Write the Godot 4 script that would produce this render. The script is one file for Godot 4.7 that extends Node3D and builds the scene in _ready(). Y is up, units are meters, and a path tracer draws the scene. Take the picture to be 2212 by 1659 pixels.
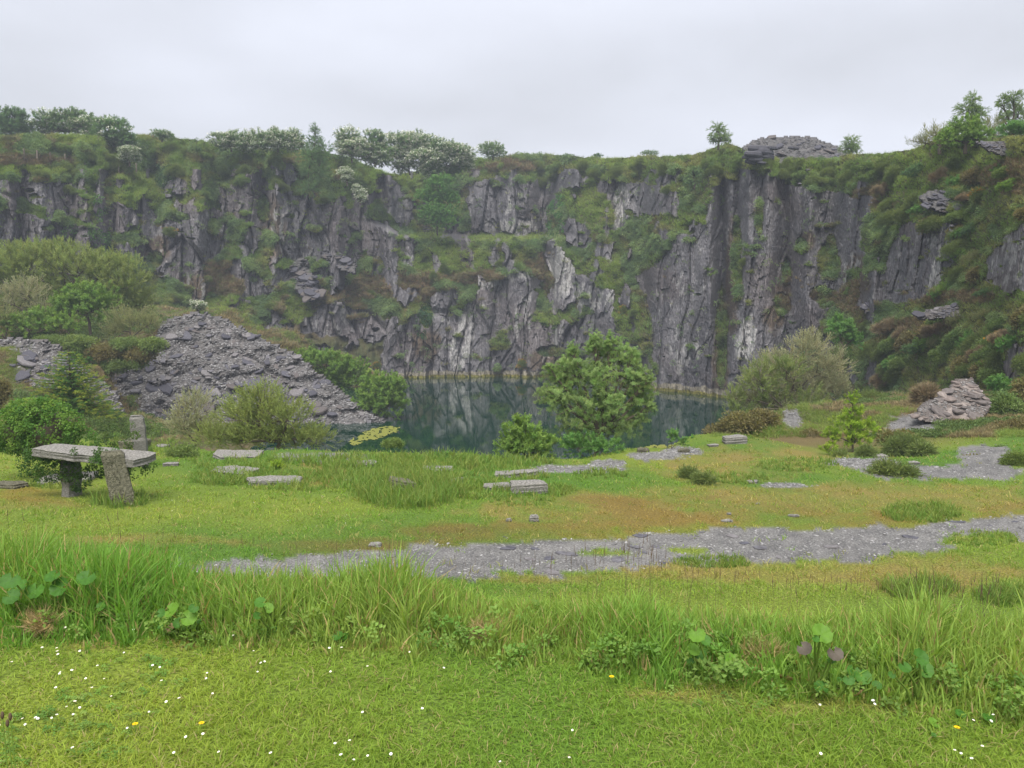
extends Node3D
# A flooded slate quarry under an overcast sky. Units are metres; the eye stands at (0, 1.6, 0) and looks along -z.
# Places were read off the photograph as (x, y) on a 2212 x 1659 grid plus a distance in metres: at(x, y, metres) gives the point.

const FL := 1663.8
const EYE := Vector3(0, 1.6, 0)
const TILT := -0.0780
const POND := -5.4

var rng := RandomNumberGenerator.new()
var taken := {}
var n_fine := FastNoiseLite.new()
var n_mid := FastNoiseLite.new()
var n_big := FastNoiseLite.new()
var n_cell := FastNoiseLite.new()
var n_slab := FastNoiseLite.new()
var n_edge := FastNoiseLite.new()
var M := {}
var L := {}

# ------------------------------------------------------------------ geometry of the view
func ray(px: float, py: float) -> Vector3:
	var x := (px - 1106.0) / FL
	var y := -(py - 829.5) / FL
	var c := cos(TILT)
	var s := sin(TILT)
	var z := y * s - c
	return Vector3(x, y * c + s, z) / -z

func at(px: float, py: float, d: float) -> Vector3:
	return EYE + ray(px, py) * d

func to_px(p: Vector3) -> Vector2:
	var v := p - EYE
	var c := cos(TILT)
	var s := sin(TILT)
	var y := v.y * c + v.z * s
	var z := -v.y * s + v.z * c
	return Vector2(1106.0 + FL * v.x / -z, 829.5 - FL * y / -z)

func table(t: Array, x: float) -> float:
	# piecewise linear through [x0, y0, x1, y1, ...]
	if x <= t[0]:
		return t[1]
	for i in range(2, t.size(), 2):
		if x <= t[i]:
			return lerpf(t[i - 1], t[i + 1], (x - t[i - 2]) / (t[i] - t[i - 2]))
	return t[t.size() - 1]

func poly(a: Array) -> PackedVector2Array:
	var p := PackedVector2Array()
	for i in range(0, a.size(), 2):
		p.append(Vector2(a[i], a[i + 1]))
	return p

func box_of(p: PackedVector2Array) -> Rect2:
	var r := Rect2(p[0], Vector2.ZERO)
	for q in p:
		r = r.expand(q)
	return r

# ------------------------------------------------------------------ naming
func numbered(called: String) -> String:
	if not taken.has(called):
		taken[called] = 0
		return called
	taken[called] += 1
	return "%s_%03d" % [called, taken[called]]

func tag(o: Node, label := "", category := "", group := "", kind := ""):
	if label: o.set_meta("label", label)
	if category: o.set_meta("category", category)
	if group: o.set_meta("group", group)
	if kind: o.set_meta("kind", kind)
	return o

func thing(called: String, label: String, category: String, where := Vector3.ZERO, group := "") -> Node3D:
	var o := Node3D.new()
	o.name = numbered(called)
	o.position = where
	add_child(o, true)
	tag(o, label, category, group)
	return o

func mesh_in(called: String, m: Mesh, mat: Material, parent: Node3D = null, xf := Transform3D.IDENTITY) -> MeshInstance3D:
	var o := MeshInstance3D.new()
	o.mesh = m
	o.material_override = mat
	o.transform = xf
	if parent == null:
		o.name = numbered(called)
		add_child(o, true)
	else:
		o.name = called
		parent.add_child(o, true)
	return o

func scatter(called: String, m: Mesh, mat: Material, xs: Array, cols: PackedColorArray, parent: Node3D = null) -> MultiMeshInstance3D:
	var mm := MultiMesh.new()
	mm.transform_format = MultiMesh.TRANSFORM_3D
	mm.use_colors = true
	mm.mesh = m
	mm.instance_count = xs.size()
	for i in xs.size():
		mm.set_instance_transform(i, xs[i])
		mm.set_instance_color(i, cols[i])
	var o := MultiMeshInstance3D.new()
	o.multimesh = mm
	o.material_override = mat
	if parent == null:
		o.name = numbered(called)
		add_child(o, true)
	else:
		o.name = called
		parent.add_child(o, true)
	return o

# ------------------------------------------------------------------ small maths
func rf(a: float, b: float) -> float:
	return rng.randf_range(a, b)

func rdir() -> Vector3:
	var z := rf(-1, 1)
	var a := rf(0, TAU)
	var r := sqrt(1.0 - z * z)
	return Vector3(r * cos(a), z, r * sin(a))

func basis_up(up: Vector3, roll: float) -> Basis:
	# y axis along up
	var y := up.normalized()
	var x := y.cross(Vector3(0.13, 0.21, 0.97)).normalized()
	var z := x.cross(y)
	return Basis(x, y, z) * Basis(Vector3.UP, roll)

func vary(c: Color, k: float) -> Color:
	var b := 1.0 + rf(-k, k)
	return Color(c.r * b * (1.0 + rf(-k, k) * 0.4), c.g * b, c.b * b * (1.0 + rf(-k, k) * 0.4))

func lin(r: float, g: float, b: float) -> Color:
	return Color(r, g, b)

# ------------------------------------------------------------------ meshes for leaves, blades, slates
func tri_mesh(v: PackedVector3Array, c: PackedColorArray, idx: PackedInt32Array, nrm := PackedVector3Array()) -> ArrayMesh:
	var a := []
	a.resize(Mesh.ARRAY_MAX)
	a[Mesh.ARRAY_VERTEX] = v
	if c.size(): a[Mesh.ARRAY_COLOR] = c
	a[Mesh.ARRAY_INDEX] = idx
	if nrm.size(): a[Mesh.ARRAY_NORMAL] = nrm
	var m := ArrayMesh.new()
	m.add_surface_from_arrays(Mesh.PRIMITIVE_TRIANGLES, a)
	return m

func leaf_into(v: PackedVector3Array, c: PackedColorArray, idx: PackedInt32Array, p: Vector3, along: Vector3, nrm: Vector3, ln: float, wd: float, tone: Color):
	var side := along.cross(nrm).normalized() * wd * 0.5
	var n := side.cross(along).normalized()
	var k := v.size()
	v.append(p)
	v.append(p + along * ln * 0.45 + side + n * wd * 0.18)
	v.append(p + along * ln * 0.45 - side + n * wd * 0.18)
	v.append(p + along * ln - n * ln * 0.12)
	for i in 4: c.append(tone)
	for i in [0, 1, 3, 0, 3, 2]: idx.append(k + i)

func spray(n: int, ln: float, wd: float, spread: float, droop: float, seed_: int) -> ArrayMesh:
	# a twig one unit long along +y with leaves on both sides
	rng.seed = seed_
	var v := PackedVector3Array()
	var c := PackedColorArray()
	var idx := PackedInt32Array()
	for b in 3:
		var a0 := rf(0, TAU)
		var lean := 0.0 if b == 0 else rf(0.25, 0.6)
		var start := 0.0 if b == 0 else rf(0.1, 0.4)
		var long := 1.0 if b == 0 else rf(0.45, 0.7)
		var dir := Vector3(sin(lean) * cos(a0), cos(lean), sin(lean) * sin(a0))
		var here := Vector3(0, start, 0)
		# the twig
		var sd := dir.cross(Vector3(0.3, 0.1, 0.9)).normalized() * 0.006
		var k := v.size()
		v.append_array([here - sd, here + sd, here + dir * long])
		for i in 3: c.append(Color(0.55, 0.42, 0.4))
		for i in 3: idx.append(k + i)
		var m := int(n * (0.5 if b == 0 else 0.25))
		for i in m:
			var t := (i + rf(0.2, 0.8)) / m
			var p := here + dir * long * (0.12 + 0.9 * t) + Vector3(0, -droop * t * t, 0)
			var a := i * 2.4 + rf(-0.5, 0.5)
			var out := Vector3(cos(a), rf(0.1, 0.8) - droop, sin(a)).normalized()
			var al := (out * spread + dir * (1.0 - spread)).normalized()
			var up := (Vector3(rf(-0.6, 0.6), 1.0, rf(-0.6, 0.6)) - al * al.y).normalized()
			var q := rf(0.72, 1.2)
			leaf_into(v, c, idx, p, al, up, ln * rf(0.7, 1.2), wd * rf(0.8, 1.2), Color(q * rf(0.92, 1.1), q, q * rf(0.8, 1.1)))
	return tri_mesh(v, c, idx)

func clump(n: int, ln: float, wd: float, seed_: int) -> ArrayMesh:
	# leaves through a ball of radius one, thickest near its surface
	rng.seed = seed_
	var v := PackedVector3Array()
	var c := PackedColorArray()
	var idx := PackedInt32Array()
	for i in n:
		var d := rdir()
		d.y = absf(d.y) * 1.1 - 0.25
		var p := d * pow(rng.randf(), 0.4) * 0.95
		var al := (d + rdir() * 0.7).normalized()
		var up := (Vector3(0, 1, 0) + rdir() * 0.7).normalized()
		var q := rf(0.7, 1.25)
		leaf_into(v, c, idx, p, al, up, ln * rf(0.7, 1.3), wd * rf(0.7, 1.3), Color(q * rf(0.92, 1.1), q, q * rf(0.8, 1.1)))
	return tri_mesh(v, c, idx)

func blades(n: int, wd: float, spread: float, bend: float, segs: int, seed_: int, low := 0.45) -> ArrayMesh:
	# grass blades one unit tall
	rng.seed = seed_
	var v := PackedVector3Array()
	var c := PackedColorArray()
	var idx := PackedInt32Array()
	for i in n:
		var a := rf(0, TAU)
		var rr := spread * sqrt(rng.randf())
		var p0 := Vector3(cos(a) * rr, 0, sin(a) * rr)
		var b := a + rf(-0.8, 0.8)
		var out := Vector3(cos(b), 0, sin(b))
		var h := rf(low, 1.0)
		var bd := bend * rf(0.2, 1.2) * h
		var tw := rf(0, TAU)
		var side := Vector3(cos(tw), 0, sin(tw)) * wd * rf(0.7, 1.2) * 0.5
		var q := rf(0.72, 1.25)
		var col := Color(q * rf(0.85, 1.2), q, q * rf(0.7, 1.1))
		if rng.randf() < 0.07:
			col = Color(1.6, 1.05, 0.9)
		var k := v.size()
		for s in segs + 1:
			var t := float(s) / segs
			var y := h * (t - 0.35 * t * t * minf(bd / h, 1.4))
			var p := p0 + out * bd * t * t + Vector3(0, y, 0)
			if s == segs:
				v.append(p)
				c.append(col)
			else:
				var w := side * (1.0 - 0.75 * t * t)
				v.append(p - w)
				v.append(p + w)
				c.append(col)
				c.append(col)
		for s in segs - 1:
			var o := k + s * 2
			for e in [0, 2, 1, 1, 2, 3]: idx.append(o + e)
		var o2 := k + (segs - 1) * 2
		for e in [0, 2, 1]: idx.append(o2 + e)
	return tri_mesh(v, c, idx)

func slate_mesh(seed_: int, thick: float) -> ArrayMesh:
	# a flat split stone about one unit across, y up, with a broken outline and a chipped rim
	rng.seed = seed_
	var n := rng.randi_range(5, 7)
	var v := PackedVector3Array()
	var idx := PackedInt32Array()
	var el := rf(0.45, 0.85)
	var tilt := rf(-0.25, 0.25)
	var ring := []
	for i in n:
		var a := TAU * (i + rf(-0.3, 0.3)) / n
		var r := rf(0.38, 0.56)
		ring.append(Vector2(cos(a) * r, sin(a) * r * el))
	for lay in 4:
		var y: float = [-0.5, -0.18, 0.3, 0.5][lay] * thick
		var k: float = [0.86, 1.0, 0.97, 0.88][lay]
		for i in n:
			var p: Vector2 = ring[i] * (k + rf(-0.04, 0.04))
			v.append(Vector3(p.x, y + p.x * tilt * thick * (1 if lay > 1 else 0), p.y))
	for lay in 3:
		for i in n:
			var a := lay * n + i
			var b := lay * n + (i + 1) % n
			for e in [a, b, a + n, b, b + n, a + n]: idx.append(e)
	for i in range(1, n - 1):
		for e in [3 * n, 3 * n + i, 3 * n + i + 1]: idx.append(e)
		for e in [0, i + 1, i]: idx.append(e)
	return tri_mesh(v, PackedColorArray(), idx)

func rough_slab(ring: PackedVector2Array, thick: float, seed_: int, lean := Vector2.ZERO, bow := 0.0) -> ArrayMesh:
	# a lying slab: outline in x-z, y up from 0; sides split into uneven layers like cleaved slate
	rng.seed = seed_
	var pts := PackedVector2Array()
	var n0 := ring.size()
	for i in n0:
		var a := ring[i]
		var b := ring[(i + 1) % n0]
		var m := maxi(1, int(a.distance_to(b) / 0.09))
		for k in m:
			var q := a.lerp(b, float(k) / m)
			pts.append(q + Vector2(rf(-1, 1), rf(-1, 1)) * 0.018)
	var n := pts.size()
	var mid := Vector2.ZERO
	for q in pts: mid += q / n
	var lev := [0.0, 0.12, 0.3, 0.34, 0.55, 0.6, 0.8, 0.84, 0.95, 1.0]
	var v := PackedVector3Array()
	var idx := PackedInt32Array()
	for l in lev.size():
		var t: float = lev[l]
		var inset := 0.006 * float(l % 2) + (0.03 if l == 0 or l == lev.size() - 1 else 0.0) + rf(-0.01, 0.014)
		for i in n:
			var d := pts[i] - mid
			var q := mid + d * (1.0 - (inset + rf(0, 0.012)) / maxf(d.length(), 0.1)) + lean * t
			v.append(Vector3(q.x, t * thick + n_fine.get_noise_3d(q.x * 160, q.y * 160, seed_) * 0.018 * t + bow * q.x * q.x * t, q.y))
	for l in lev.size() - 1:
		for i in n:
			var a := l * n + i
			var b := l * n + (i + 1) % n
			for e in [a, b, a + n, b, b + n, a + n]: idx.append(e)
	# top face: rings towards the middle
	var last := (lev.size() - 1) * n
	var prev := last
	for r in [0.75, 0.5, 0.25]:
		var k := v.size()
		for i in n:
			var q: Vector2 = mid + (pts[i] - mid) * r + lean
			v.append(Vector3(q.x, thick + n_fine.get_noise_3d(q.x * 160, q.y * 160, seed_) * 0.02 + n_mid.get_noise_2d(q.x * 90 + seed_, q.y * 300) * 0.014 + bow * q.x * q.x, q.y))
		for i in n:
			var a := prev + i
			var b := prev + (i + 1) % n
			var a2 := k + i
			var b2 := k + (i + 1) % n
			for e in [a, b, a2, b, b2, a2]: idx.append(e)
		prev = k
	var cc := v.size()
	v.append(Vector3(mid.x + lean.x, thick, mid.y + lean.y))
	for i in n:
		for e in [prev + i, prev + (i + 1) % n, cc]: idx.append(e)
	return tri_mesh(v, PackedColorArray(), idx)

func tube_into(v: PackedVector3Array, idx: PackedInt32Array, pts: Array, r0: float, r1: float):
	var sides := 6
	var k := v.size()
	for i in pts.size():
		var t := float(i) / (pts.size() - 1)
		var dir: Vector3 = (pts[mini(i + 1, pts.size() - 1)] - pts[maxi(i - 1, 0)]).normalized()
		var x := dir.cross(Vector3(0.31, 0.17, 0.93)).normalized()
		var z := x.cross(dir)
		var r := lerpf(r0, r1, t)
		for s in sides:
			var a := TAU * s / sides
			v.append(pts[i] + (x * cos(a) + z * sin(a)) * r)
	for i in pts.size() - 1:
		for s in sides:
			var a := k + i * sides + s
			var b := k + i * sides + (s + 1) % sides
			for e in [a, a + sides, b, b, a + sides, b + sides]: idx.append(e)

# ------------------------------------------------------------------ materials
func noise_tex(freq: float, lo: Color, hi: Color, oct := 4, kind := FastNoiseLite.TYPE_SIMPLEX_SMOOTH, size := 512) -> NoiseTexture2D:
	var n := FastNoiseLite.new()
	n.noise_type = kind
	n.frequency = freq
	n.fractal_octaves = oct
	n.seed = int(freq * 9000) + oct
	var g := Gradient.new()
	g.set_color(0, lo)
	g.set_color(1, hi)
	var t := NoiseTexture2D.new()
	t.width = size
	t.height = size
	t.seamless = true
	t.noise = n
	t.color_ramp = g
	return t

func plain_noise(freq: float, oct: int) -> NoiseTexture2D:
	return noise_tex(freq, Color.BLACK, Color.WHITE, oct)

func mat(c: Color, rough := 0.9, vc := true) -> StandardMaterial3D:
	var m := StandardMaterial3D.new()
	m.albedo_color = c
	m.roughness = rough
	m.vertex_color_use_as_albedo = vc
	m.metallic_specular = 0.3
	return m

func tri(m: StandardMaterial3D, s: Vector3):
	m.uv1_triplanar = true
	m.uv1_world_triplanar = true
	m.uv1_scale = s
	return m

func make_materials():
	var leaf := mat(Color.WHITE, 0.6)
	leaf.cull_mode = BaseMaterial3D.CULL_DISABLED
	leaf.backlight_enabled = true
	leaf.backlight = Color(0.95, 0.95, 0.7)
	M.leaf = leaf
	var dull := mat(Color.WHITE, 0.85)
	dull.cull_mode = BaseMaterial3D.CULL_DISABLED
	dull.backlight_enabled = true
	dull.backlight = Color(0.5, 0.5, 0.4)
	M.dull = dull
	var rock := mat(Color.WHITE, 0.75)
	rock.albedo_texture = noise_tex(0.035, Color(0.45, 0.45, 0.46), Color(1, 1, 1), 6)
	tri(rock, Vector3(0.3, 0.09, 0.3))
	rock.heightmap_enabled = true
	rock.heightmap_texture = plain_noise(0.05, 5)
	rock.heightmap_scale = 16.0
	M.rock = rock
	var soil := mat(Color.WHITE, 0.95)
	soil.albedo_texture = noise_tex(0.06, Color(0.6, 0.6, 0.6), Color(1, 1, 1), 5)
	tri(soil, Vector3(0.7, 0.7, 0.7))
	soil.heightmap_enabled = true
	soil.heightmap_texture = plain_noise(0.09, 5)
	soil.heightmap_scale = 2.5
	M.soil = soil
	M.slates = []
	for k in 5:
		var c: Color = [Color(0.44, 0.437, 0.465), Color(0.38, 0.38, 0.42), Color(0.52, 0.51, 0.525), Color(0.42, 0.4, 0.4), Color(0.33, 0.33, 0.37)][k]
		var s := mat(c, 0.6, false)
		s.albedo_texture = noise_tex(0.03 + 0.004 * k, Color(0.66, 0.65, 0.64), Color(1, 1, 1), 5, FastNoiseLite.TYPE_SIMPLEX_SMOOTH, 256)
		tri(s, Vector3(0.9, 0.9, 0.9))
		M.slates.append(s)
	M.warm = []
	for c in [Color(0.52, 0.48, 0.465), Color(0.46, 0.435, 0.43), Color(0.58, 0.545, 0.53)]:
		var s: StandardMaterial3D = M.slates[0].duplicate()
		s.albedo_color = c
		M.warm.append(s)
	var chip := mat(Color.WHITE, 0.65)
	M.chip = chip
	var slab := mat(Color(0.66, 0.65, 0.64), 0.85, false)
	slab.albedo_texture = noise_tex(0.045, Color(0.5, 0.5, 0.48), Color(1, 1, 1), 6)
	tri(slab, Vector3(0.8, 2.4, 0.8))
	slab.heightmap_enabled = true
	slab.heightmap_texture = plain_noise(0.06, 6)
	slab.heightmap_scale = 2.2
	M.slab = slab
	var brown := mat(Color(0.55, 0.54, 0.5), 0.9, false)
	brown.albedo_texture = noise_tex(0.03, Color(0.45, 0.45, 0.4), Color(1, 1, 0.95), 6)
	tri(brown, Vector3(1.4, 0.9, 1.4))
	brown.heightmap_enabled = true
	brown.heightmap_texture = plain_noise(0.06, 6)
	brown.heightmap_scale = 2.2
	M.mossy = brown
	var bark := mat(Color(0.33, 0.3, 0.26), 0.9, false)
	M.bark = bark
	var water := mat(Color(0.01, 0.165, 0.11), 0.03, false)
	water.metallic_specular = 0.3
	water.normal_enabled = true
	var wn := FastNoiseLite.new()
	wn.frequency = 0.02
	wn.fractal_octaves = 3
	var wt := NoiseTexture2D.new()
	wt.seamless = true
	wt.as_normal_map = true
	wt.bump_strength = 2.0
	wt.noise = wn
	water.normal_texture = wt
	water.normal_scale = 0.008
	tri(water, Vector3(0.25, 0.25, 0.25))
	M.water = water
	M.white = mat(Color(0.93, 0.92, 0.9), 0.7, false)
	M.yellow = mat(Color(0.9, 0.72, 0.05), 0.7, false)
	M.stem = mat(Color(0.4, 0.5, 0.2), 0.8, false)
	M.seed = mat(Color(0.36, 0.3, 0.24), 0.9, false)
	M.pink = mat(Color(0.72, 0.6, 0.6), 0.8, false)
	var big := mat(Color.WHITE, 0.5)
	big.cull_mode = BaseMaterial3D.CULL_DISABLED
	big.backlight_enabled = true
	big.backlight = Color(0.7, 0.7, 0.4)
	big.albedo_texture = noise_tex(0.02, Color(0.75, 0.78, 0.7), Color(1, 1, 1), 4, FastNoiseLite.TYPE_SIMPLEX_SMOOTH, 256)
	tri(big, Vector3(6, 6, 6))
	M.bigleaf = big
	var alg := mat(Color(0.55, 0.56, 0.33), 0.8, false)
	alg.albedo_texture = noise_tex(0.03, Color(0.6, 0.62, 0.4), Color(1, 1, 0.85), 5)
	tri(alg, Vector3(0.5, 0.5, 0.5))
	M.algae = alg
	M.wood = mat(Color(0.45, 0.42, 0.38), 0.9, false)

func make_shapes():
	L.willow = spray(44, 0.17, 0.055, 0.55, 0.05, 11)
	L.broad = spray(34, 0.24, 0.11, 0.7, 0.1, 12)
	L.ash = spray(72, 0.13, 0.034, 0.8, 0.3, 13)
	L.fine = spray(54, 0.11, 0.05, 0.5, 0.0, 14)
	L.needle = spray(80, 0.14, 0.03, 0.55, 0.12, 15)
	L.shrub = clump(46, 0.34, 0.16, 21)
	L.gorse = clump(60, 0.42, 0.07, 22)
	L.ivy = clump(34, 0.42, 0.36, 23)
	L.bloom = clump(26, 0.26, 0.22, 24)
	L.heath = blades(40, 0.05, 0.55, 0.7, 2, 31, 0.4)
	L.tuft = blades(26, 0.045, 0.4, 0.9, 2, 32, 0.35)
	L.lawn = [blades(22, 0.11, 0.9, 1.3, 3, 33, 0.3), blades(22, 0.12, 1.0, 1.7, 3, 34, 0.25), blades(18, 0.15, 0.8, 1.0, 3, 35, 0.3)]
	L.tall = [blades(26, 0.016, 0.16, 0.5, 5, 41, 0.4), blades(26, 0.015, 0.2, 0.75, 5, 42, 0.35), blades(22, 0.018, 0.14, 0.35, 5, 43, 0.5)]
	L.slates = []
	for k in 10:
		L.slates.append(slate_mesh(50 + k, rng.randf_range(0.09, 0.2)))
	L.chips = [slate_mesh(70, 0.16), slate_mesh(71, 0.22), slate_mesh(72, 0.3)]

# ------------------------------------------------------------------ ground
const GR := 300
const GC := 520
const GD0 := 0.8
const GD1 := 116.0
const GU := 1.04
var gh := PackedFloat32Array()
var gpts := []
var path_up := [0, 1225, 450, 1215, 560, 1206, 700, 1200, 800, 1190, 950, 1176, 1150, 1168, 1350, 1158, 1500, 1146, 1700, 1140, 1900, 1140, 2060, 1128, 2212, 1105, 2500, 1075]
var path_lo := [0, 1240, 450, 1240, 600, 1256, 850, 1258, 1000, 1248, 1200, 1238, 1350, 1232, 1500, 1216, 1700, 1214, 1900, 1205, 2060, 1185, 2212, 1170, 2500, 1140]
var gravel_spots := [[1240, 1013, 90, 9], [1420, 985, 65, 10], [680, 988, 110, 10], [1970, 1020, 140, 13], [2125, 1003, 80, 40], [1860, 998, 70, 10], [1712, 905, 20, 28], [1700, 1048, 60, 5], [1960, 925, 60, 24], [1860, 1000, 80, 8], [1480, 975, 40, 10], [1310, 1000, 40, 8]]
var moss_spots := [[1600, 1115, 230, 26], [1420, 1120, 240, 24], [1120, 1150, 300, 22], [800, 1180, 260, 16], [1900, 1120, 160, 16], [1330, 1085, 160, 14], [60, 1070, 90, 16], [1500, 1075, 60, 6]]
var straw_spots := [[1700, 1085, 520, 34], [1350, 1110, 300, 26], [1900, 1075, 330, 30], [1500, 1085, 330, 24], [1600, 1000, 200, 40], [1250, 1095, 200, 22], [2100, 1080, 200, 24], [60, 1090, 120, 14], [1750, 1235, 420, 24], [2000, 1240, 200, 40], [700, 1020, 60, 30], [340, 1165, 160, 12], [1180, 1250, 160, 10], [420, 1385, 70, 12], [850, 1395, 110, 12], [1270, 1430, 90, 14], [1800, 1530, 220, 18], [1500, 1500, 130, 14], [200, 1395, 80, 10]]

func spots(list: Array, px: float, py: float, wob: float) -> float:
	var w := 0.0
	for e in list:
		var dx: float = (px - e[0]) / e[2]
		if absf(dx) > 1.6: continue
		var dy: float = (py - e[1]) / e[3]
		if absf(dy) > 1.6: continue
		w = maxf(w, smoothstep(1.5, 0.4, dx * dx + dy * dy + wob))
	return w

func zone(px: float, py: float) -> Array:
	# how much bare slate, brown moss, straw there is
	var w := n_mid.get_noise_2d(px * 1.4, py * 5.0)
	var w2 := n_fine.get_noise_2d(px * 1.2, py * 4.0)
	var g := spots(gravel_spots, px, py, w * 1.1 + w2 * 0.6)
	var up := table(path_up, px) + w * 14.0 + w2 * 7.0
	var lo := table(path_lo, px) + n_mid.get_noise_2d(px * 1.4 + 900.0, py * 3.0) * 18.0 + w2 * 8.0
	var path := smoothstep(-5, 4, py - up) * smoothstep(-5, 5, lo - py)
	var isle := spots([[2115, 1168, 85, 20], [1300, 1195, 60, 7], [1480, 1190, 50, 6]], px, py, w * 0.8)
	path *= 1.0 - isle
	var moss := maxf(spots(moss_spots, px, py, w * 0.9 + w2 * 0.5), smoothstep(26, 4, absf(py - up)) * 0.7 * smoothstep(500, 800, px))
	var straw := spots(straw_spots, px, py, w * 0.9 + w2 * 0.5)
	return [maxf(g, path), moss, straw, path]

func ground_h(x: float, d: float) -> float:
	var h := 0.0
	var near := 0.0
	# the mown bank, its edge running away to the left, then the terrace below
	var edge := 4.2 - x * 0.2
	near = -1.38 * smoothstep(edge - 0.4, edge + 4.0, d) - 0.12 * smoothstep(11.0, 16.0, d)
	near += n_big.get_noise_2d(x * 9.0, d * 9.0) * 0.05 + n_mid.get_noise_2d(x * 26.0, d * 26.0) * 0.025
	if d < 14.5:
		return near
	var sw := 0.0
	for p in gpts:
		var dx: float = x - p.x
		var dz: float = d - p.y
		var q: float = dx * dx + dz * dz + 0.4
		var w: float = 1.0 / (q * q)
		sw += w
		h += w * p.z
	h = h / sw + n_mid.get_noise_2d(x * 12.0, d * 12.0) * 0.12
	return lerpf(near, h, smoothstep(14.5, 17.5, d))

func gat(x: float, d: float) -> float:
	var fr := log(d / GD0) / log(GD1 / GD0) * (GR - 1)
	var fc := (x / d / GU * 0.5 + 0.5) * (GC - 1)
	fr = clampf(fr, 0, GR - 1.001)
	fc = clampf(fc, 0, GC - 1.001)
	var r := int(fr)
	var c := int(fc)
	var a := lerpf(gh[r * GC + c], gh[r * GC + c + 1], fc - c)
	var b := lerpf(gh[(r + 1) * GC + c], gh[(r + 1) * GC + c + 1], fc - c)
	return lerpf(a, b, fr - r)

func on_ground(px: float, py: float, from := 2.0, to := 60.0) -> Vector3:
	# where the sight line meets the ground
	var dir := ray(px, py)
	var d := from
	var last := from
	while d < to:
		var p := EYE + dir * d
		if p.y < gat(p.x, d):
			break
		last = d
		d *= 1.02
	for i in 6:
		var m := (d + last) * 0.5
		var p := EYE + dir * m
		if p.y < gat(p.x, m): d = m
		else: last = m
	return EYE + dir * d

func ground_color(px: float, py: float, p: Vector3) -> Color:
	var z := zone(px, py)
	var a := n_big.get_noise_2d(p.x * 30.0, p.z * 30.0)
	var b := n_mid.get_noise_2d(p.x * 60.0, p.z * 60.0)
	var c := n_fine.get_noise_2d(p.x * 200.0, p.z * 200.0)
	var green := lin(0.125, 0.245, 0.033).lerp(lin(0.25, 0.325, 0.048), clampf(0.45 + a * 0.9 + b * 0.5, 0, 1))
	green = green.lerp(lin(0.31, 0.262, 0.075), z[2] * clampf(0.75 + b * 0.8 + c * 0.4, 0, 1))
	var moss := lin(0.2, 0.14, 0.048).lerp(lin(0.3, 0.215, 0.05), clampf(0.5 + a + c * 0.5, 0, 1))
	green = green.lerp(moss, z[1] * 0.85 * clampf(0.65 + b * 0.8 + c * 0.3, 0, 1))
	if p.z < -21.0:
		var wild := smoothstep(21.0, 25.0, -p.z) * maxf(smoothstep(30.0, 34.0, -p.z), 1.0 if px < 860 else smoothstep(1560, 1700, px))
		green = green.lerp(lin(0.11, 0.12, 0.045).lerp(lin(0.2, 0.15, 0.075), clampf(0.5 + a * 1.5 + b * 0.5, 0, 1)), wild)
	var bare := lin(0.2, 0.198, 0.2).lerp(lin(0.33, 0.325, 0.32), clampf(0.5 + c + b * 0.5, 0, 1))
	return green.lerp(bare, smoothstep(0.3, 0.65, z[0] + c * 0.25))

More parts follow.
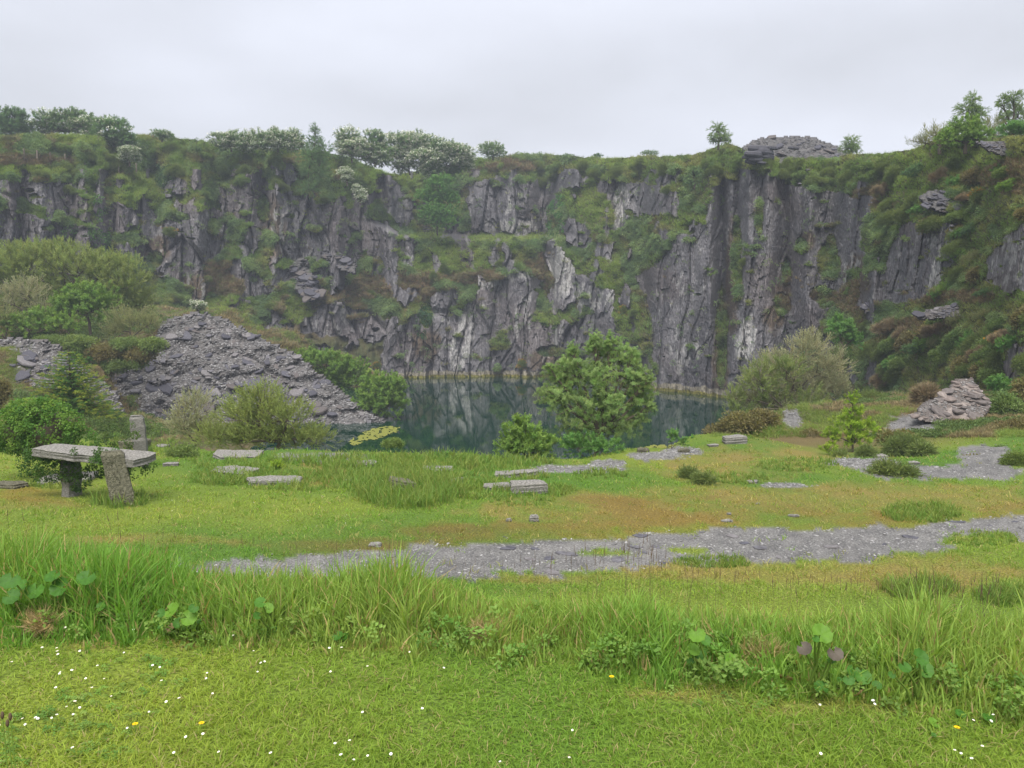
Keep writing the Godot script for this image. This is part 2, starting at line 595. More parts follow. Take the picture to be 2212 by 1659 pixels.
func make_ground():
	var ctrl := [
		[-400, 16, -1.45], [300, 16, -1.5], [800, 16, -1.5], [1300, 16, -1.5], [1800, 16, -1.5], [2500, 16, -1.4], [-300, 20, -1.5], [80, 20, -1.6],
		[350, 19, -1.6], [600, 18.6, -1.6], [800, 18, -1.6], [1000, 18, -1.6], [1200, 18.5, -1.75], [1400, 20, -1.75], [1550, 23, -1.75], [1650, 27, -1.7], [1750, 31, -1.7], [1850, 31, -1.6], [2000, 29, -1.5], [2212, 25, -1.5], [2500, 24, -1],
		[540, 21.5, -2.2], [680, 23, -3.2], [900, 23, -6], [1100, 23.5, -6], [1300, 25, -6], [1450, 28, -6], [1550, 31, -6], [1620, 36, -6], [1690, 42, -6], [1800, 40, -2.4], [1950, 38, -1.9], [2100, 34, -1.5], [2300, 30, -1.3], [2600, 28, -1],
		[800, 45, -9], [1000, 60, -10], [1200, 85, -10], [1400, 60, -10], [1500, 70, -9], [1300, 40, -9], [900, 80, -9], [1000, 100, -9], [740, 60, -6.5], [800, 72, -7], [760, 82, -6.4],
		[150, 30, -2], [300, 30, -3], [0, 32, -1.8], [330, 45, -5.0], [500, 45, -5.4], [650, 45, -5.6], [650, 35, -5.5], [260, 42, -3.4], [100, 42, -2], [-300, 42, -1],
		[60, 48, 0.3], [200, 48, -0.9], [100, 53, 1], [300, 58, -1.2], [320, 52, -5.0], [270, 48, -4.4], [400, 52, -5.3], [500, 52, -5.8], [250, 54, -3.4], [215, 50, -3.2], [330, 56, -3.0], [420, 56, -3.2], [380, 48, -5.2], [0, 60, 1.6], [-400, 55, 2], [200, 70, 2.5], [430, 64, 2.1], [480, 82, 3.2], [300, 84, 3.6], [600, 72, 0], [600, 84, 1], [690, 70, -4.5], [700, 88, -1.5], [-300, 80, 4], [780, 95, -6.2]]
	for c in ctrl:
		gpts.append(Vector3((c[0] - 1106.0) / FL * c[1], c[1], c[2]))
	var v := PackedVector3Array()
	var col := PackedColorArray()
	var idx := PackedInt32Array()
	gh.resize(GR * GC)
	for r in GR:
		var d := GD0 * pow(GD1 / GD0, float(r) / (GR - 1))
		for c in GC:
			var x := (float(c) / (GC - 1) * 2.0 - 1.0) * GU * d
			var h := ground_h(x, d)
			gh[r * GC + c] = h
			var p := Vector3(x, h, -d)
			var q := to_px(p)
			v.append(p)
			col.append(ground_color(q.x, q.y, p))
	for r in GR - 1:
		for c in GC - 1:
			var a := r * GC + c
			for e in [a, a + GC, a + 1, a + 1, a + GC, a + GC + 1]: idx.append(e)
	tag(mesh_in("ground", tri_mesh(v, col, idx), M.soil), "", "", "", "structure")
	# the same ground going on behind the eye and to both sides
	v = PackedVector3Array()
	col = PackedColorArray()
	idx = PackedInt32Array()
	for s in [-1.0, 1.0]:
		for r in 40:
			var d := GD0 * pow(300.0 / GD0, float(r) / 39)
			var h0 := ground_h(s * GU * d, d) if d < GD1 else -2.0
			for c in 8:
				var x: float = s * (GU * d + pow(c / 7.0, 2.0) * 300.0)
				v.append(Vector3(x, lerpf(h0, 0.0, c / 7.0) + (0.0 if c else -0.01), -d))
				col.append(lin(0.17, 0.255, 0.042))
	for s in 2:
		for r in 39:
			for c in 7:
				var a := s * 320 + r * 8 + c
				for e in ([a, a + 8, a + 1, a + 1, a + 8, a + 9] if s == 1 else [a, a + 1, a + 8, a + 1, a + 9, a + 8]): idx.append(e)
	var k := v.size()
	for q in [[-300, 0.0], [300, 0.0], [-300, 300.0], [300, 300.0]]:
		v.append(Vector3(q[0], -0.02, q[1] - 0.8))
		col.append(lin(0.17, 0.255, 0.042))
	for e in [0, 1, 2, 1, 3, 2]: idx.append(k + e)
	tag(mesh_in("terrain", tri_mesh(v, col, idx), M.soil), "", "", "", "structure")
	# the flooded pit
	v = PackedVector3Array([Vector3(-45, POND, -19), Vector3(45, POND, -19), Vector3(70, POND, -130), Vector3(-70, POND, -130)])
	tag(mesh_in("pond_water", tri_mesh(v, PackedColorArray(), PackedInt32Array([0, 2, 1, 0, 3, 2])), M.water), "", "", "", "structure")

# ------------------------------------------------------------------ the quarry cliff
const CC := 1460
const CR := 340
const CX0 := -380.0
const CX1 := 2600.0
var cd := PackedFloat32Array()
var cp := PackedFloat32Array()
var crock := PackedFloat32Array()
var ridge := [-200, 300, 0, 292, 60, 290, 150, 290, 200, 296, 300, 290, 350, 297, 440, 304, 500, 318, 600, 320, 720, 330, 760, 346, 850, 378, 950, 362, 1000, 346, 1050, 340, 1130, 333, 1200, 336, 1300, 341, 1400, 337, 1500, 336, 1540, 318, 1570, 310, 1600, 318, 1625, 334, 1680, 340, 1800, 342, 1835, 333, 1900, 331, 1960, 325, 2000, 310, 2050, 292, 2120, 300, 2212, 292, 2400, 290]
var foot := [-200, 720, 300, 720, 420, 730, 600, 775, 700, 830, 780, 870, 830, 880, 900, 885, 1400, 890, 1560, 905, 1800, 900, 2000, 915, 2212, 960, 2400, 980]
var foot_d := [-200, 66, 0, 73, 300, 84, 600, 92, 850, 98, 1000, 101, 1180, 100, 1300, 92, 1400, 82, 1568, 72, 1700, 65, 1800, 58, 1900, 48, 2050, 38, 2212, 29, 2400, 26]
var bench := [820, 484, 850, 497, 900, 507, 960, 511, 1050, 513, 1130, 514, 1215, 512]
var rocks := [
	[[-250, 375, 0, 384, 88, 389, 155, 393, 183, 414, 200, 489, 151, 472, 105, 446, 0, 430, -250, 412]],
	[[-250, 440, 0, 452, 141, 482, 197, 492, 203, 600, 100, 600, 0, 600, -250, 600]],
	[[206, 415, 234, 426, 232, 600, 200, 600]], [[239, 433, 274, 440, 302, 465, 295, 510, 267, 500, 234, 503]],
	[[306, 470, 352, 474, 422, 474, 457, 450, 492, 465, 496, 489, 492, 542, 454, 556, 429, 623, 387, 612, 316, 584, 302, 570, 267, 531, 300, 520]],
	[[468, 401, 492, 412, 499, 440, 470, 436]],
	[[506, 426, 598, 415, 643, 422, 654, 433, 721, 436, 778, 450, 800, 480, 790, 538, 731, 566, 668, 563, 587, 556, 594, 510, 548, 489, 503, 465]],
	[[584, 345, 640, 352, 643, 385, 620, 398, 590, 380]], [[355, 395, 380, 384, 400, 388, 405, 410, 380, 425, 352, 425]],
	[[719, 437, 775, 459, 807, 476, 856, 492, 860, 532, 846, 571, 815, 545, 786, 540, 772, 582, 726, 599, 691, 596, 691, 462]],
	[[863, 517, 888, 515, 898, 560, 870, 577]], [[828, 370, 860, 395, 888, 427, 898, 441, 877, 490, 835, 462, 828, 435, 800, 392]],
	[[1029, 399, 1071, 381, 1120, 392, 1183, 392, 1218, 406, 1190, 441, 1183, 500, 1095, 510, 1022, 502, 1007, 427]],
	[[1222, 469, 1254, 483, 1285, 504, 1268, 539, 1250, 539, 1225, 525, 1218, 500]],
	[[1313, 381, 1334, 388, 1394, 392, 1465, 413, 1465, 470, 1429, 466, 1359, 470, 1345, 497, 1331, 500, 1317, 434]],
	[[1289, 522, 1327, 522, 1324, 568, 1299, 560, 1285, 543]],
	[[1172, 525, 1197, 516, 1222, 553, 1243, 585, 1278, 612, 1327, 627, 1327, 684, 1289, 677, 1254, 655, 1197, 673, 1180, 638, 1197, 617, 1176, 568]],
	[[820, 880, 826, 764, 832, 736, 877, 687, 902, 673, 937, 634, 979, 627, 972, 668, 997, 662, 1021, 640, 1040, 622, 1113, 582, 1145, 589, 1173, 610, 1150, 650, 1152, 690, 1180, 715, 1220, 708, 1254, 684, 1289, 674, 1330, 682, 1336, 720, 1390, 760, 1440, 840, 1440, 900]],
	[[1550, 380, 1600, 382, 1640, 388, 1680, 382, 1715, 400, 1760, 412, 1820, 418, 1884, 433, 1878, 460, 1852, 524, 1825, 600, 1790, 670, 1760, 720, 1690, 760, 1640, 900, 1560, 910, 1430, 900, 1415, 771, 1394, 708, 1391, 673, 1401, 648, 1377, 634, 1377, 599, 1422, 564, 1465, 508, 1518, 503, 1522, 489, 1536, 419]],
	[[1954, 482, 1993, 482, 2032, 486, 2067, 489, 2063, 560, 2011, 640, 1926, 654, 1849, 665, 1859, 612, 1916, 560, 1940, 503]],
	[[2212, 489, 2172, 514, 2134, 560, 2127, 609, 2172, 628, 2212, 630, 2420, 640, 2420, 450]], [[2165, 781, 2190, 748, 2420, 740, 2420, 840, 2169, 825]],
	[[575, 662, 625, 690, 640, 740, 590, 742]], [[700, 650, 780, 668, 860, 690, 850, 720, 800, 740, 720, 726, 650, 720, 648, 690]]]
var rock_boxes := []
var rock_tone := [1.05, 0.95, 1.0, 1.1, 1.05, 1.1, 1.12, 1.1, 1.0, 1.0, 1.15, 0.95, 1.0, 0.9, 1.08, 1.0, 1.3, 0.98, 0.95, 1.0, 1.2, 1.0, 1.05, 1.1]
var ctone := PackedFloat32Array()
var hit := -1
var rock_polys := []
var white := [[1212, 585, 34, 70, 1.0], [1285, 640, 50, 42, 0.75], [1070, 606, 42, 22, 0.9], [1130, 585, 30, 16, 0.8], [1005, 720, 20, 75, 0.8], [985, 760, 14, 60, 0.8], [1340, 445, 18, 60, 0.9], [1612, 735, 22, 55, 1.0], [2020, 600, 16, 60, 0.8], [2030, 520, 30, 40, 0.5], [1872, 500, 18, 60, 0.6], [1840, 590, 20, 60, 0.5], [420, 630, 50, 34, 0.5], [596, 490, 26, 60, 0.5], [1098, 465, 8, 44, 0.7], [1120, 490, 90, 20, 0.5], [1130, 690, 24, 60, 0.5], [1450, 640, 40, 50, 0.25], [1200, 735, 20, 40, 0.5], [2180, 570, 50, 60, 0.5], [640, 545, 50, 20, 0.4], [1480, 760, 40, 60, 0.35], [750, 700, 80, 40, 0.35], [470, 480, 40, 60, 0.35], [900, 545, 22, 40, 0.4]]
var stain := [[1582, 600, 14, 130], [1556, 780, 18, 90], [590, 500, 26, 70], [1670, 690, 24, 30], [1850, 600, 30, 50], [340, 540, 30, 30], [920, 740, 30, 40], [1740, 520, 20, 20], [1190, 780, 60, 22], [440, 620, 60, 30], [1690, 640, 20, 40]]
var gully := [[1592, 560, 12, 110], [1560, 720, 14, 120], [1700, 590, 14, 30], [1790, 560, 26, 50], [1730, 530, 14, 18], [1780, 640, 30, 26], [1690, 655, 20, 25], [1390, 690, 14, 60], [1640, 470, 8, 40], [920, 680, 14, 34], [660, 620, 30, 20], [1080, 740, 20, 18], [1190, 760, 30, 14], [290, 505, 16, 16], [330, 560, 20, 20], [460, 490, 16, 20], [570, 450, 16, 30]]
var lush := [[1030, 512, 220, 12], [1290, 585, 60, 45], [1270, 420, 60, 60], [480, 655, 90, 16], [650, 690, 40, 60], [300, 420, 70, 50], [60, 370, 120, 14], [400, 450, 60, 14], [840, 380, 70, 40], [980, 560, 120, 30], [1200, 690, 60, 22], [1500, 480, 60, 24], [1750, 360, 90, 18], [520, 380, 60, 12], [600, 400, 50, 14], [200, 300, 80, 12], [1000, 350, 90, 12], [1950, 400, 60, 40], [2050, 340, 110, 30], [1350, 680, 40, 40], [1330, 350, 120, 10]]
var drybits := [[1090, 356, 90, 14], [60, 345, 100, 14], [860, 620, 110, 30], [1010, 590, 90, 24], [700, 680, 120, 50], [480, 600, 60, 40], [2050, 640, 120, 16], [1720, 640, 40, 50], [1850, 640, 60, 40], [2000, 700, 60, 20], [260, 750, 100, 30], [2180, 380, 60, 40], [1180, 580, 40, 40], [1900, 420, 60, 30]]

func rocky(px: float, py: float) -> float:
	var w := n_mid.get_noise_2d(px * 3.0, py * 2.0) * 9.0 + n_fine.get_noise_2d(px * 3.0, py * 3.0) * 6.0
	var q := Vector2(px + w, py + n_mid.get_noise_2d(px * 3.0 + 500.0, py * 2.0) * 11.0 + n_fine.get_noise_2d(px * 3.0, py * 3.0 + 300.0) * 6.0)
	var inside := 0.0
	hit = -1
	for i in rock_polys.size():
		if rock_boxes[i].has_point(q) and Geometry2D.is_point_in_polygon(q, rock_polys[i]):
			inside = 1.0
			hit = i
			break
	if inside > 0.0:
		inside -= spots(gully, px, py, w * 0.06)
		# growth on ledges
		if n_mid.get_noise_2d(px * 2.2 + py * 0.6 + 77.0, py * 5.0) > (0.46 if px < 820 else 0.55): inside = 0.2
	else:
		# crags showing through the scrub
		var bare := 0.26
		if px < 820.0 and py > 395.0 and py < 640.0: bare = 0.13
		elif px > 980.0 and px < 1400.0 and py > 385.0: bare = 0.27
		if n_mid.get_noise_2d(px * 2.6 - 340.0, py * 1.6) > bare and py > 365.0 and px < 1900.0: inside = 0.8
	return inside

func make_cliff():
	for r in rocks:
		var p := poly(r[0])
		rock_polys.append(p)
		rock_boxes.append(box_of(p))
	cd.resize(CC * CR)
	cp.resize(CC * CR)
	crock.resize(CC * CR)
	ctone.resize(CC * CR)
	for c in CC:
		var px := lerpf(CX0, CX1, float(c) / (CC - 1))
		var f := table(foot, px)
		var r0 := table(ridge, px) + n_mid.get_noise_2d(px * 4.0, 5.0) * 4.0 + n_fine.get_noise_2d(px * 6.0, 5.0) * 2.5
		var step := (f - r0) / (CR - 1)
		var d := table(foot_d, px)
		var by := table(bench, px) if px > 800 and px < 1235 else -100.0
		for j in CR:
			var py := f - step * j
			var k := rocky(px, py)
			var per := lerpf(0.05, 0.012, smoothstep(0.2, 0.6, k)) * d / 90.0
			if absf(py - by) < 6.0:
				per = 0.9 * smoothstep(800, 850, px) * smoothstep(1235, 1190, px) + 0.05
			d += per * step
			var o := j * CC + c
			cd[o] = d
			cp[o] = py
			crock[o] = k
			ctone[o] = rock_tone[hit % 24] if hit >= 0 else 1.0
	# smooth the build-up sideways, so that faces join
	var sm := PackedFloat32Array()
	sm.resize(CC * CR)
	for j in CR:
		var acc := 0.0
		var w := 6
		for c in range(-w, w + 1):
			acc += cd[j * CC + clampi(c, 0, CC - 1)]
		for c in CC:
			sm[j * CC + c] = acc / float(2 * w + 1)
			acc += cd[j * CC + mini(c + w + 1, CC - 1)] - cd[j * CC + maxi(c - w, 0)]
	var v := PackedVector3Array()
	var col := PackedColorArray()
	var idx := PackedInt32Array()
	for j in CR:
		for c in CC:
			var o := j * CC + c
			var px := lerpf(CX0, CX1, float(c) / (CC - 1))
			var py := cp[o]
			var k := crock[o]
			var d := sm[o]
			var sc := d / 90.0
			var s := px + (0.02 + 0.13 * smoothstep(700, 1500, px)) * (py - 600.0)
			var rk := smoothstep(0.35, 0.7, k)
			var wx := s + n_mid.get_noise_2d(px * 1.2, py * 1.2) * 10.0
			var tall := lerpf(0.2, 0.06, smoothstep(900, 1450, px))
			var slab := n_cell.get_noise_2d(wx, py * tall)
			var thin := n_slab.get_noise_2d(wx, py * tall * 1.3)
			var block := n_slab.get_noise_2d(wx * 1.15 + 700.0, py * 0.55 + px * 0.1)
			var gap := n_edge.get_noise_2d(wx, py * tall)
			var streak := n_fine.get_noise_2d(s * 2.6, py * 0.22)
			var rough := n_fine.get_noise_2d(px * 2.5, py * 2.0)
			d += (1.0 - rk) * (n_mid.get_noise_2d(px * 2.0, py * 2.4) * 1.5 + rough * 0.7) * sc
			if rk > 0.0:
				var open := smoothstep(-0.9, -0.99, gap)
				d += rk * lerpf(1.0, 0.68, smoothstep(1360, 1460, px)) * (slab * 0.6 + thin * 0.26 + block * 0.24 + streak * 0.2 + rough * 0.16 + n_mid.get_noise_2d(s * 1.6, py * 0.6) * 1.0 + open * 0.55) * sc
			cd[o] = d
			v.append(at(px, py, d))
			# what the ground is made of there
			var g := lin(0.091, 0.111, 0.039).lerp(lin(0.156, 0.143, 0.065), clampf(0.5 + rough, 0, 1))
			g = g.lerp(lin(0.195, 0.143, 0.091), spots(drybits, px, py, rough) * 0.7)
			var st := lin(0.215, 0.208, 0.228).lerp(lin(0.335, 0.325, 0.343), clampf(0.42 + thin * 0.3 + block * 0.25 + streak * 1.0 + rough * 0.5, 0, 1))
			st = st.lerp(lin(0.125, 0.123, 0.14), clampf(slab * 0.2 + n_mid.get_noise_2d(s * 1.2, py * 0.2) * 0.8, 0, 0.55))
			st = st.lerp(lin(0.24, 0.2, 0.195), clampf(n_mid.get_noise_2d(px * 0.8 + 50.0, py * 0.8) * 1.3, 0, 0.5))
			st = st.lerp(lin(0.18, 0.125, 0.07), spots(stain, px, py, rough * 0.8) * 0.75)
			st = Color(st.r * ctone[o], st.g * ctone[o], st.b * ctone[o])
			# lichen and lime runs: patches with an outline
			var wh := 0.0
			for e in white:
				var dx: float = (s - (0.02 + 0.13 * smoothstep(700, 1500, px)) * (e[1] - 600.0) - e[0]) / e[2]
				if absf(dx) > 1.3: continue
				var dy: float = (py - e[1]) / e[3]
				if absf(dy) > 1.3: continue
				wh = maxf(wh, e[4] * smoothstep(1.4, 0.3, dx * dx + dy * dy))
			var spot := n_fine.get_noise_2d(s * 7.0, py * 2.2) * 0.8 + n_fine.get_noise_2d(s * 3.0 + 90.0, py * 0.9) * 0.6
			st = st.lerp(lin(0.66, 0.65, 0.64), smoothstep(0.42, 0.6, spot + wh * 0.85) * (0.45 + 0.55 * wh))
			var hue := g.lerp(st, smoothstep(0.35, 0.6, k + rough * 0.2))
			var over: float = v[o].y - POND
			if over < 0.75 + rough * 0.3: hue = lin(0.46, 0.42, 0.33) if over > 0.28 + rough * 0.2 else lin(0.3, 0.28, 0.07)
			col.append(hue)
	for j in CR - 1:
		for c in CC - 1:
			var a := j * CC + c
			for e in [a, a + CC, a + 1, a + 1, a + CC, a + CC + 1]: idx.append(e)
	# the land behind the edge
	var back := v.size()
	for c in CC:
		var top := v[(CR - 1) * CC + c]
		var out := Vector3(top.x, 0, top.z).normalized()
		v.append(top + out * 60.0 + Vector3(0, -3.0, 0))
		col.append(lin(0.09, 0.12, 0.04))
	for c in CC - 1:
		var a := (CR - 1) * CC + c
		var b := back + c
		for e in [a, b, a + 1, a + 1, b, b + 1]: idx.append(e)
	tag(mesh_in("cliff", tri_mesh(v, col, idx), M.rock), "", "", "", "structure")

func cliff_cell(px: float, py: float) -> int:
	var f := table(foot, px)
	var r := table(ridge, px)
	var j := int(round((f - py) / (f - r) * (CR - 1)))
	var c := int(round((px - CX0) / (CX1 - CX0) * (CC - 1)))
	if j < 0 or j >= CR or c < 0 or c >= CC: return -1
	return j * CC + c

func on_cliff(px: float, py: float) -> Vector3:
	var o := cliff_cell(px, py)
	if o < 0: return at(px, py, table(foot_d, px))
	return at(px, py, cd[o])

func make_cover():
	# what grows over the cliff: grass, heather and low scrub nobody could count
	rng.seed = 400
	var sets := {"grass": [[], PackedColorArray()], "heather": [[], PackedColorArray()], "undergrowth": [[], PackedColorArray()]}
	for i in 224000:
		var px := rf(-360, 2580)
		var c := int((px - CX0) / (CX1 - CX0) * (CC - 1))
		var j := int(pow(rng.randf(), 0.9) * (CR - 1))
		var o := j * CC + c
		var py := cp[o]
		if crock[o] > 0.3 and rng.randf() > 0.012: continue
		if py > 700 and px < 860: continue
		var d := cd[o]
		var p := at(px, py, d)
		if p.y < POND + 0.6: continue
		var a := n_mid.get_noise_2d(px * 1.9 + 100.0, py * 2.6)
		var b := n_big.get_noise_2d(px * 3.0, py * 4.0)
		var lu := spots(lush, px, py, a * 0.9)
		var dr := spots(drybits, px, py, a * 0.9)
		var right := smoothstep(1880, 2000, px) * 0.3 + (0.25 if py < 400 and px > 1150 else 0.0)
		var up := Vector3(0, 1, 0.4) + rdir() * 0.35
		if lu > 0.5 or (a + b * 0.5 - right < 0.0 and dr < 0.5):
			var h := d * rf(0.003, 0.0065)
			sets.grass[0].append(Transform3D(basis_up(up, rf(0, TAU)) * Basis.from_scale(Vector3(h * 1.3, h, h * 1.3)), p - Vector3(0, h * 0.2, 0)))
			sets.grass[1].append(vary(lin(0.2, 0.31, 0.1).lerp(lin(0.31, 0.35, 0.14), clampf(0.4 + b * 2.0, 0, 1)).lerp(lin(0.27, 0.4, 0.1), smoothstep(0.4, 0.9, lu) * 0.7), 0.2))
		elif dr > 0.45 or a < -0.02 and b > 0.0:
			var h := d * rf(0.003, 0.006)
			sets.heather[0].append(Transform3D(basis_up(up, rf(0, TAU)) * Basis.from_scale(Vector3(h * 1.4, h, h * 1.4)), p - Vector3(0, h * 0.2, 0)))
			var base := lin(0.235, 0.18, 0.115) if rng.randf() < 0.25 + dr * 0.4 else lin(0.19, 0.2, 0.09)
			sets.heather[1].append(vary(base, 0.25))
		else:
			var h := d * rf(0.0025, 0.005)
			sets.undergrowth[0].append(Transform3D(basis_up(up, rf(0, TAU)) * Basis.from_scale(Vector3(h * 1.2, h, h * 1.2)), p))
			var base := lin(0.17, 0.26, 0.12).lerp(lin(0.27, 0.37, 0.16), clampf(b * 1.6 + 0.3 + rf(-0.3, 0.3), 0, 1))
			sets.undergrowth[1].append(vary(base, 0.25))
	# the same growth on the rough ground at the foot of the cliff
	for i in 17000:
		var left := rng.randf() < 0.62
		var px := rf(-80, 900) if left else rf(1540, 2320)
		var py := rf(645, 960) if left else rf(846, 945)
		var p := on_ground(px, py, 20.0, 90.0)
		var d := -p.z
		if d > 88.0 or d < 21.0 or p.y < POND + 0.02: continue
		if not left and zone(px, py)[0] > 0.4: continue
		var a := n_mid.get_noise_2d(p.x * 22.0, p.z * 22.0)
		var up := Vector3(0, 1, 0.2) + rdir() * 0.35
		var which := "grass" if a < -0.12 else ("heather" if a < 0.12 else "undergrowth")
		var h := maxf(d, 25.0) * rf(0.004, 0.008)
		sets[which][0].append(Transform3D(basis_up(up, rf(0, TAU)) * Basis.from_scale(Vector3(h * 1.3, h, h * 1.3)), p - Vector3(0, h * 0.1, 0)))
		var c := lin(0.230, 0.317, 0.086) if which == "grass" else (lin(0.24, 0.2, 0.11) if which == "heather" else lin(0.144, 0.216, 0.072))
		sets[which][1].append(vary(c, 0.25))
	tag(scatter("hillside_grass", L.tuft, M.leaf, sets.grass[0], sets.grass[1]), "rough green grass growing on ledges and slopes of the cliff", "grass", "", "stuff")
	tag(scatter("heather", L.heath, M.dull, sets.heather[0], sets.heather[1]), "brown heather and dry growth over the cliff slopes", "heather", "", "stuff")
	tag(scatter("undergrowth", L.shrub, M.leaf, sets.undergrowth[0], sets.undergrowth[1]), "low dark green scrub covering the cliff top and gullies", "undergrowth", "", "stuff")

# ------------------------------------------------------------------ trees and shrubs
func kinds() -> Dictionary:
	return {
		"willow": [L.willow, 0.62, lin(0.21, 0.29, 0.1), lin(0.33, 0.4, 0.15), 0.55, M.leaf],
		"sallow": [L.fine, 0.6, lin(0.254, 0.288, 0.135), lin(0.355, 0.371, 0.186), 0.6, M.leaf],
		"green": [L.broad, 0.6, lin(0.126, 0.288, 0.076), lin(0.220, 0.405, 0.119), 0.4, M.leaf],
		"gold": [L.fine, 0.5, lin(0.24, 0.31, 0.095), lin(0.35, 0.41, 0.15), 0.5, M.leaf],
		"silver": [L.fine, 0.5, lin(0.355, 0.371, 0.254), lin(0.460, 0.460, 0.313), 0.5, M.leaf],
		"ash": [L.ash, 0.55, lin(0.27, 0.44, 0.15), lin(0.38, 0.5, 0.22), -0.05, M.leaf],
		"lime": [L.broad, 0.42, lin(0.288, 0.460, 0.044), lin(0.334, 0.460, 0.058), 0.45, M.leaf],
		"fresh": [L.broad, 0.6, lin(0.17, 0.3, 0.07), lin(0.27, 0.42, 0.1), 0.4, M.leaf],
		"dark": [L.broad, 0.8, lin(0.120, 0.220, 0.111), lin(0.196, 0.330, 0.143), 0.4, M.leaf],
		"thorn": [L.broad, 0.8, lin(0.145, 0.253, 0.116), lin(0.233, 0.350, 0.174), 0.3, M.leaf],
		"birch": [L.willow, 1.1, lin(0.186, 0.288, 0.119), lin(0.288, 0.405, 0.169), -0.25, M.leaf],
		"larch": [L.needle, 0.9, lin(0.137, 0.253, 0.116), lin(0.214, 0.350, 0.155), -0.1, M.leaf],
		"gorse": [L.gorse, 0.34, lin(0.138, 0.203, 0.073), lin(0.260, 0.325, 0.114), 0.5, M.leaf],
		"bramble": [L.shrub, 0.3, lin(0.131, 0.220, 0.077), lin(0.264, 0.351, 0.111), 0.5, M.leaf],
		"bronze": [L.shrub, 0.3, lin(0.203, 0.169, 0.092), lin(0.270, 0.254, 0.101), 0.5, M.leaf],
		"dead": [L.heath, 0.5, lin(0.22, 0.17, 0.11), lin(0.3, 0.24, 0.155), 0.3, M.dull],
		"broom": [L.gorse, 0.32, lin(0.135, 0.203, 0.051), lin(0.220, 0.288, 0.085), 0.6, M.leaf]}

func tree(called: String, label: String, category: String, group: String, foot_: Array, d: float, lobes: Array, kind: String, dens: float, stem_r: float, bloom := Color(0, 0, 0), bloom_n := 0.0, seed_ := 0, size := 1.0):
	rng.seed = 9000 + seed_ + int(foot_[0]) * 7 + int(foot_[1])
	var k: Array = kinds()[kind]
	var base := at(foot_[0], foot_[1], d)
	var o := thing(called, label, category, base, group)
	var m_px := FL / d
	var xs := []
	var cols := PackedColorArray()
	var bx := []
	var bc := PackedColorArray()
	var v := PackedVector3Array()
	var idx := PackedInt32Array()
	var mids := []
	for lo in lobes:
		var off: float = rf(-0.35, 0.35) * lo[2] / m_px if lobes.size() > 1 else 0.0
		mids.append(at(lo[0], lo[1], d + off) - base)
	var top := 0.0
	for mm in mids: top = maxf(top, mm.y)
	var fork := Vector3(rf(-0.05, 0.05) * top, top * 0.22, rf(-0.05, 0.05) * top)
	if stem_r > 0.0:
		tube_into(v, idx, [Vector3(0, -0.4, 0), fork * 0.5 + Vector3(rf(-1, 1), 0, rf(-1, 1)) * top * 0.015, fork], stem_r, stem_r * 0.8)
	for li in lobes.size():
		var lo: Array = lobes[li]
		var c: Vector3 = mids[li]
		var rx: float = lo[2] / m_px
		var ry: float = lo[3] / m_px
		var rz := rx * 0.85
		var sz: float = minf(k[1] * size, 0.5 * minf(rx, ry) + (0.2 if kind == "ash" else 0.16 if kind == "gorse" or kind == "bronze" else 0.08))
		if stem_r > 0.0:
			var bend: Vector3 = (fork + c) * 0.5 + Vector3(rf(-1, 1), rf(0, 0.6), rf(-1, 1)) * rx * 0.3
			tube_into(v, idx, [fork, bend, c], stem_r * 0.6, stem_r * 0.25)
			for b in 7:
				var e := c + rdir() * Vector3(rx, ry, rz) * rf(0.75, 1.0)
				var st := bend.lerp(c, rf(0.3, 1.0))
				tube_into(v, idx, [st, (st + e) * 0.5 + rdir() * rx * 0.12, e], stem_r * 0.22, stem_r * 0.05)
		var spx: float = sz * m_px
		var n := int(dens * 17.0 * lo[2] * lo[3] / (spx * spx)) + 6
		var tone := rf(0.0, 1.0)
		var lump := []
		for b in 9: lump.append([rdir(), rf(0.15, 0.34)])
		for i in n:
			var dir := rdir()
			if dir.y < -0.2 and rng.randf() < 0.5: dir.y = -dir.y
			var r := pow(rng.randf(), 0.45)
			var out := 0.8
			for b in lump:
				var dp: float = dir.dot(b[0])
				if dp > 0.72: out = maxf(out, 0.8 + b[1] * (dp - 0.72) / 0.28)
			r *= out * rf(0.86, 1.1)
			var p := c + dir * Vector3(rx, ry, rz) * r
			var up := (dir + Vector3(0, k[4] * 1.6, 0) + rdir() * 0.45).normalized()
			var s := sz * rf(0.65, 1.25)
			xs.append(Transform3D(basis_up(up, rf(0, TAU)) * Basis.from_scale(Vector3.ONE * s), p - up * s * 0.45))
			cols.append(vary(k[2].lerp(k[3], clampf(tone * 0.45 + rf(0, 0.6), 0, 1)), 0.16))
			if bloom_n > 0.0 and rng.randf() < bloom_n and r > 0.55:
				var bs := sz * rf(0.45, 0.85)
				bx.append(Transform3D(basis_up(Vector3(0, 1, 0) + rdir() * 0.4, rf(0, TAU)) * Basis.from_scale(Vector3(1.3, 0.7, 1.3) * bs), p + dir * sz * 0.2))
				bc.append(vary(bloom, 0.1))
	if stem_r > 0.0:
		mesh_in("trunk", tri_mesh(v, PackedColorArray(), idx), M.bark, o)
	tag(scatter("crown", k[0], k[5], xs, cols, o), "", "", "", "stuff")
	if bx.size():
		tag(scatter("blossom", L.bloom, M.dull, bx, bc, o), "", "", "", "stuff")
	return o

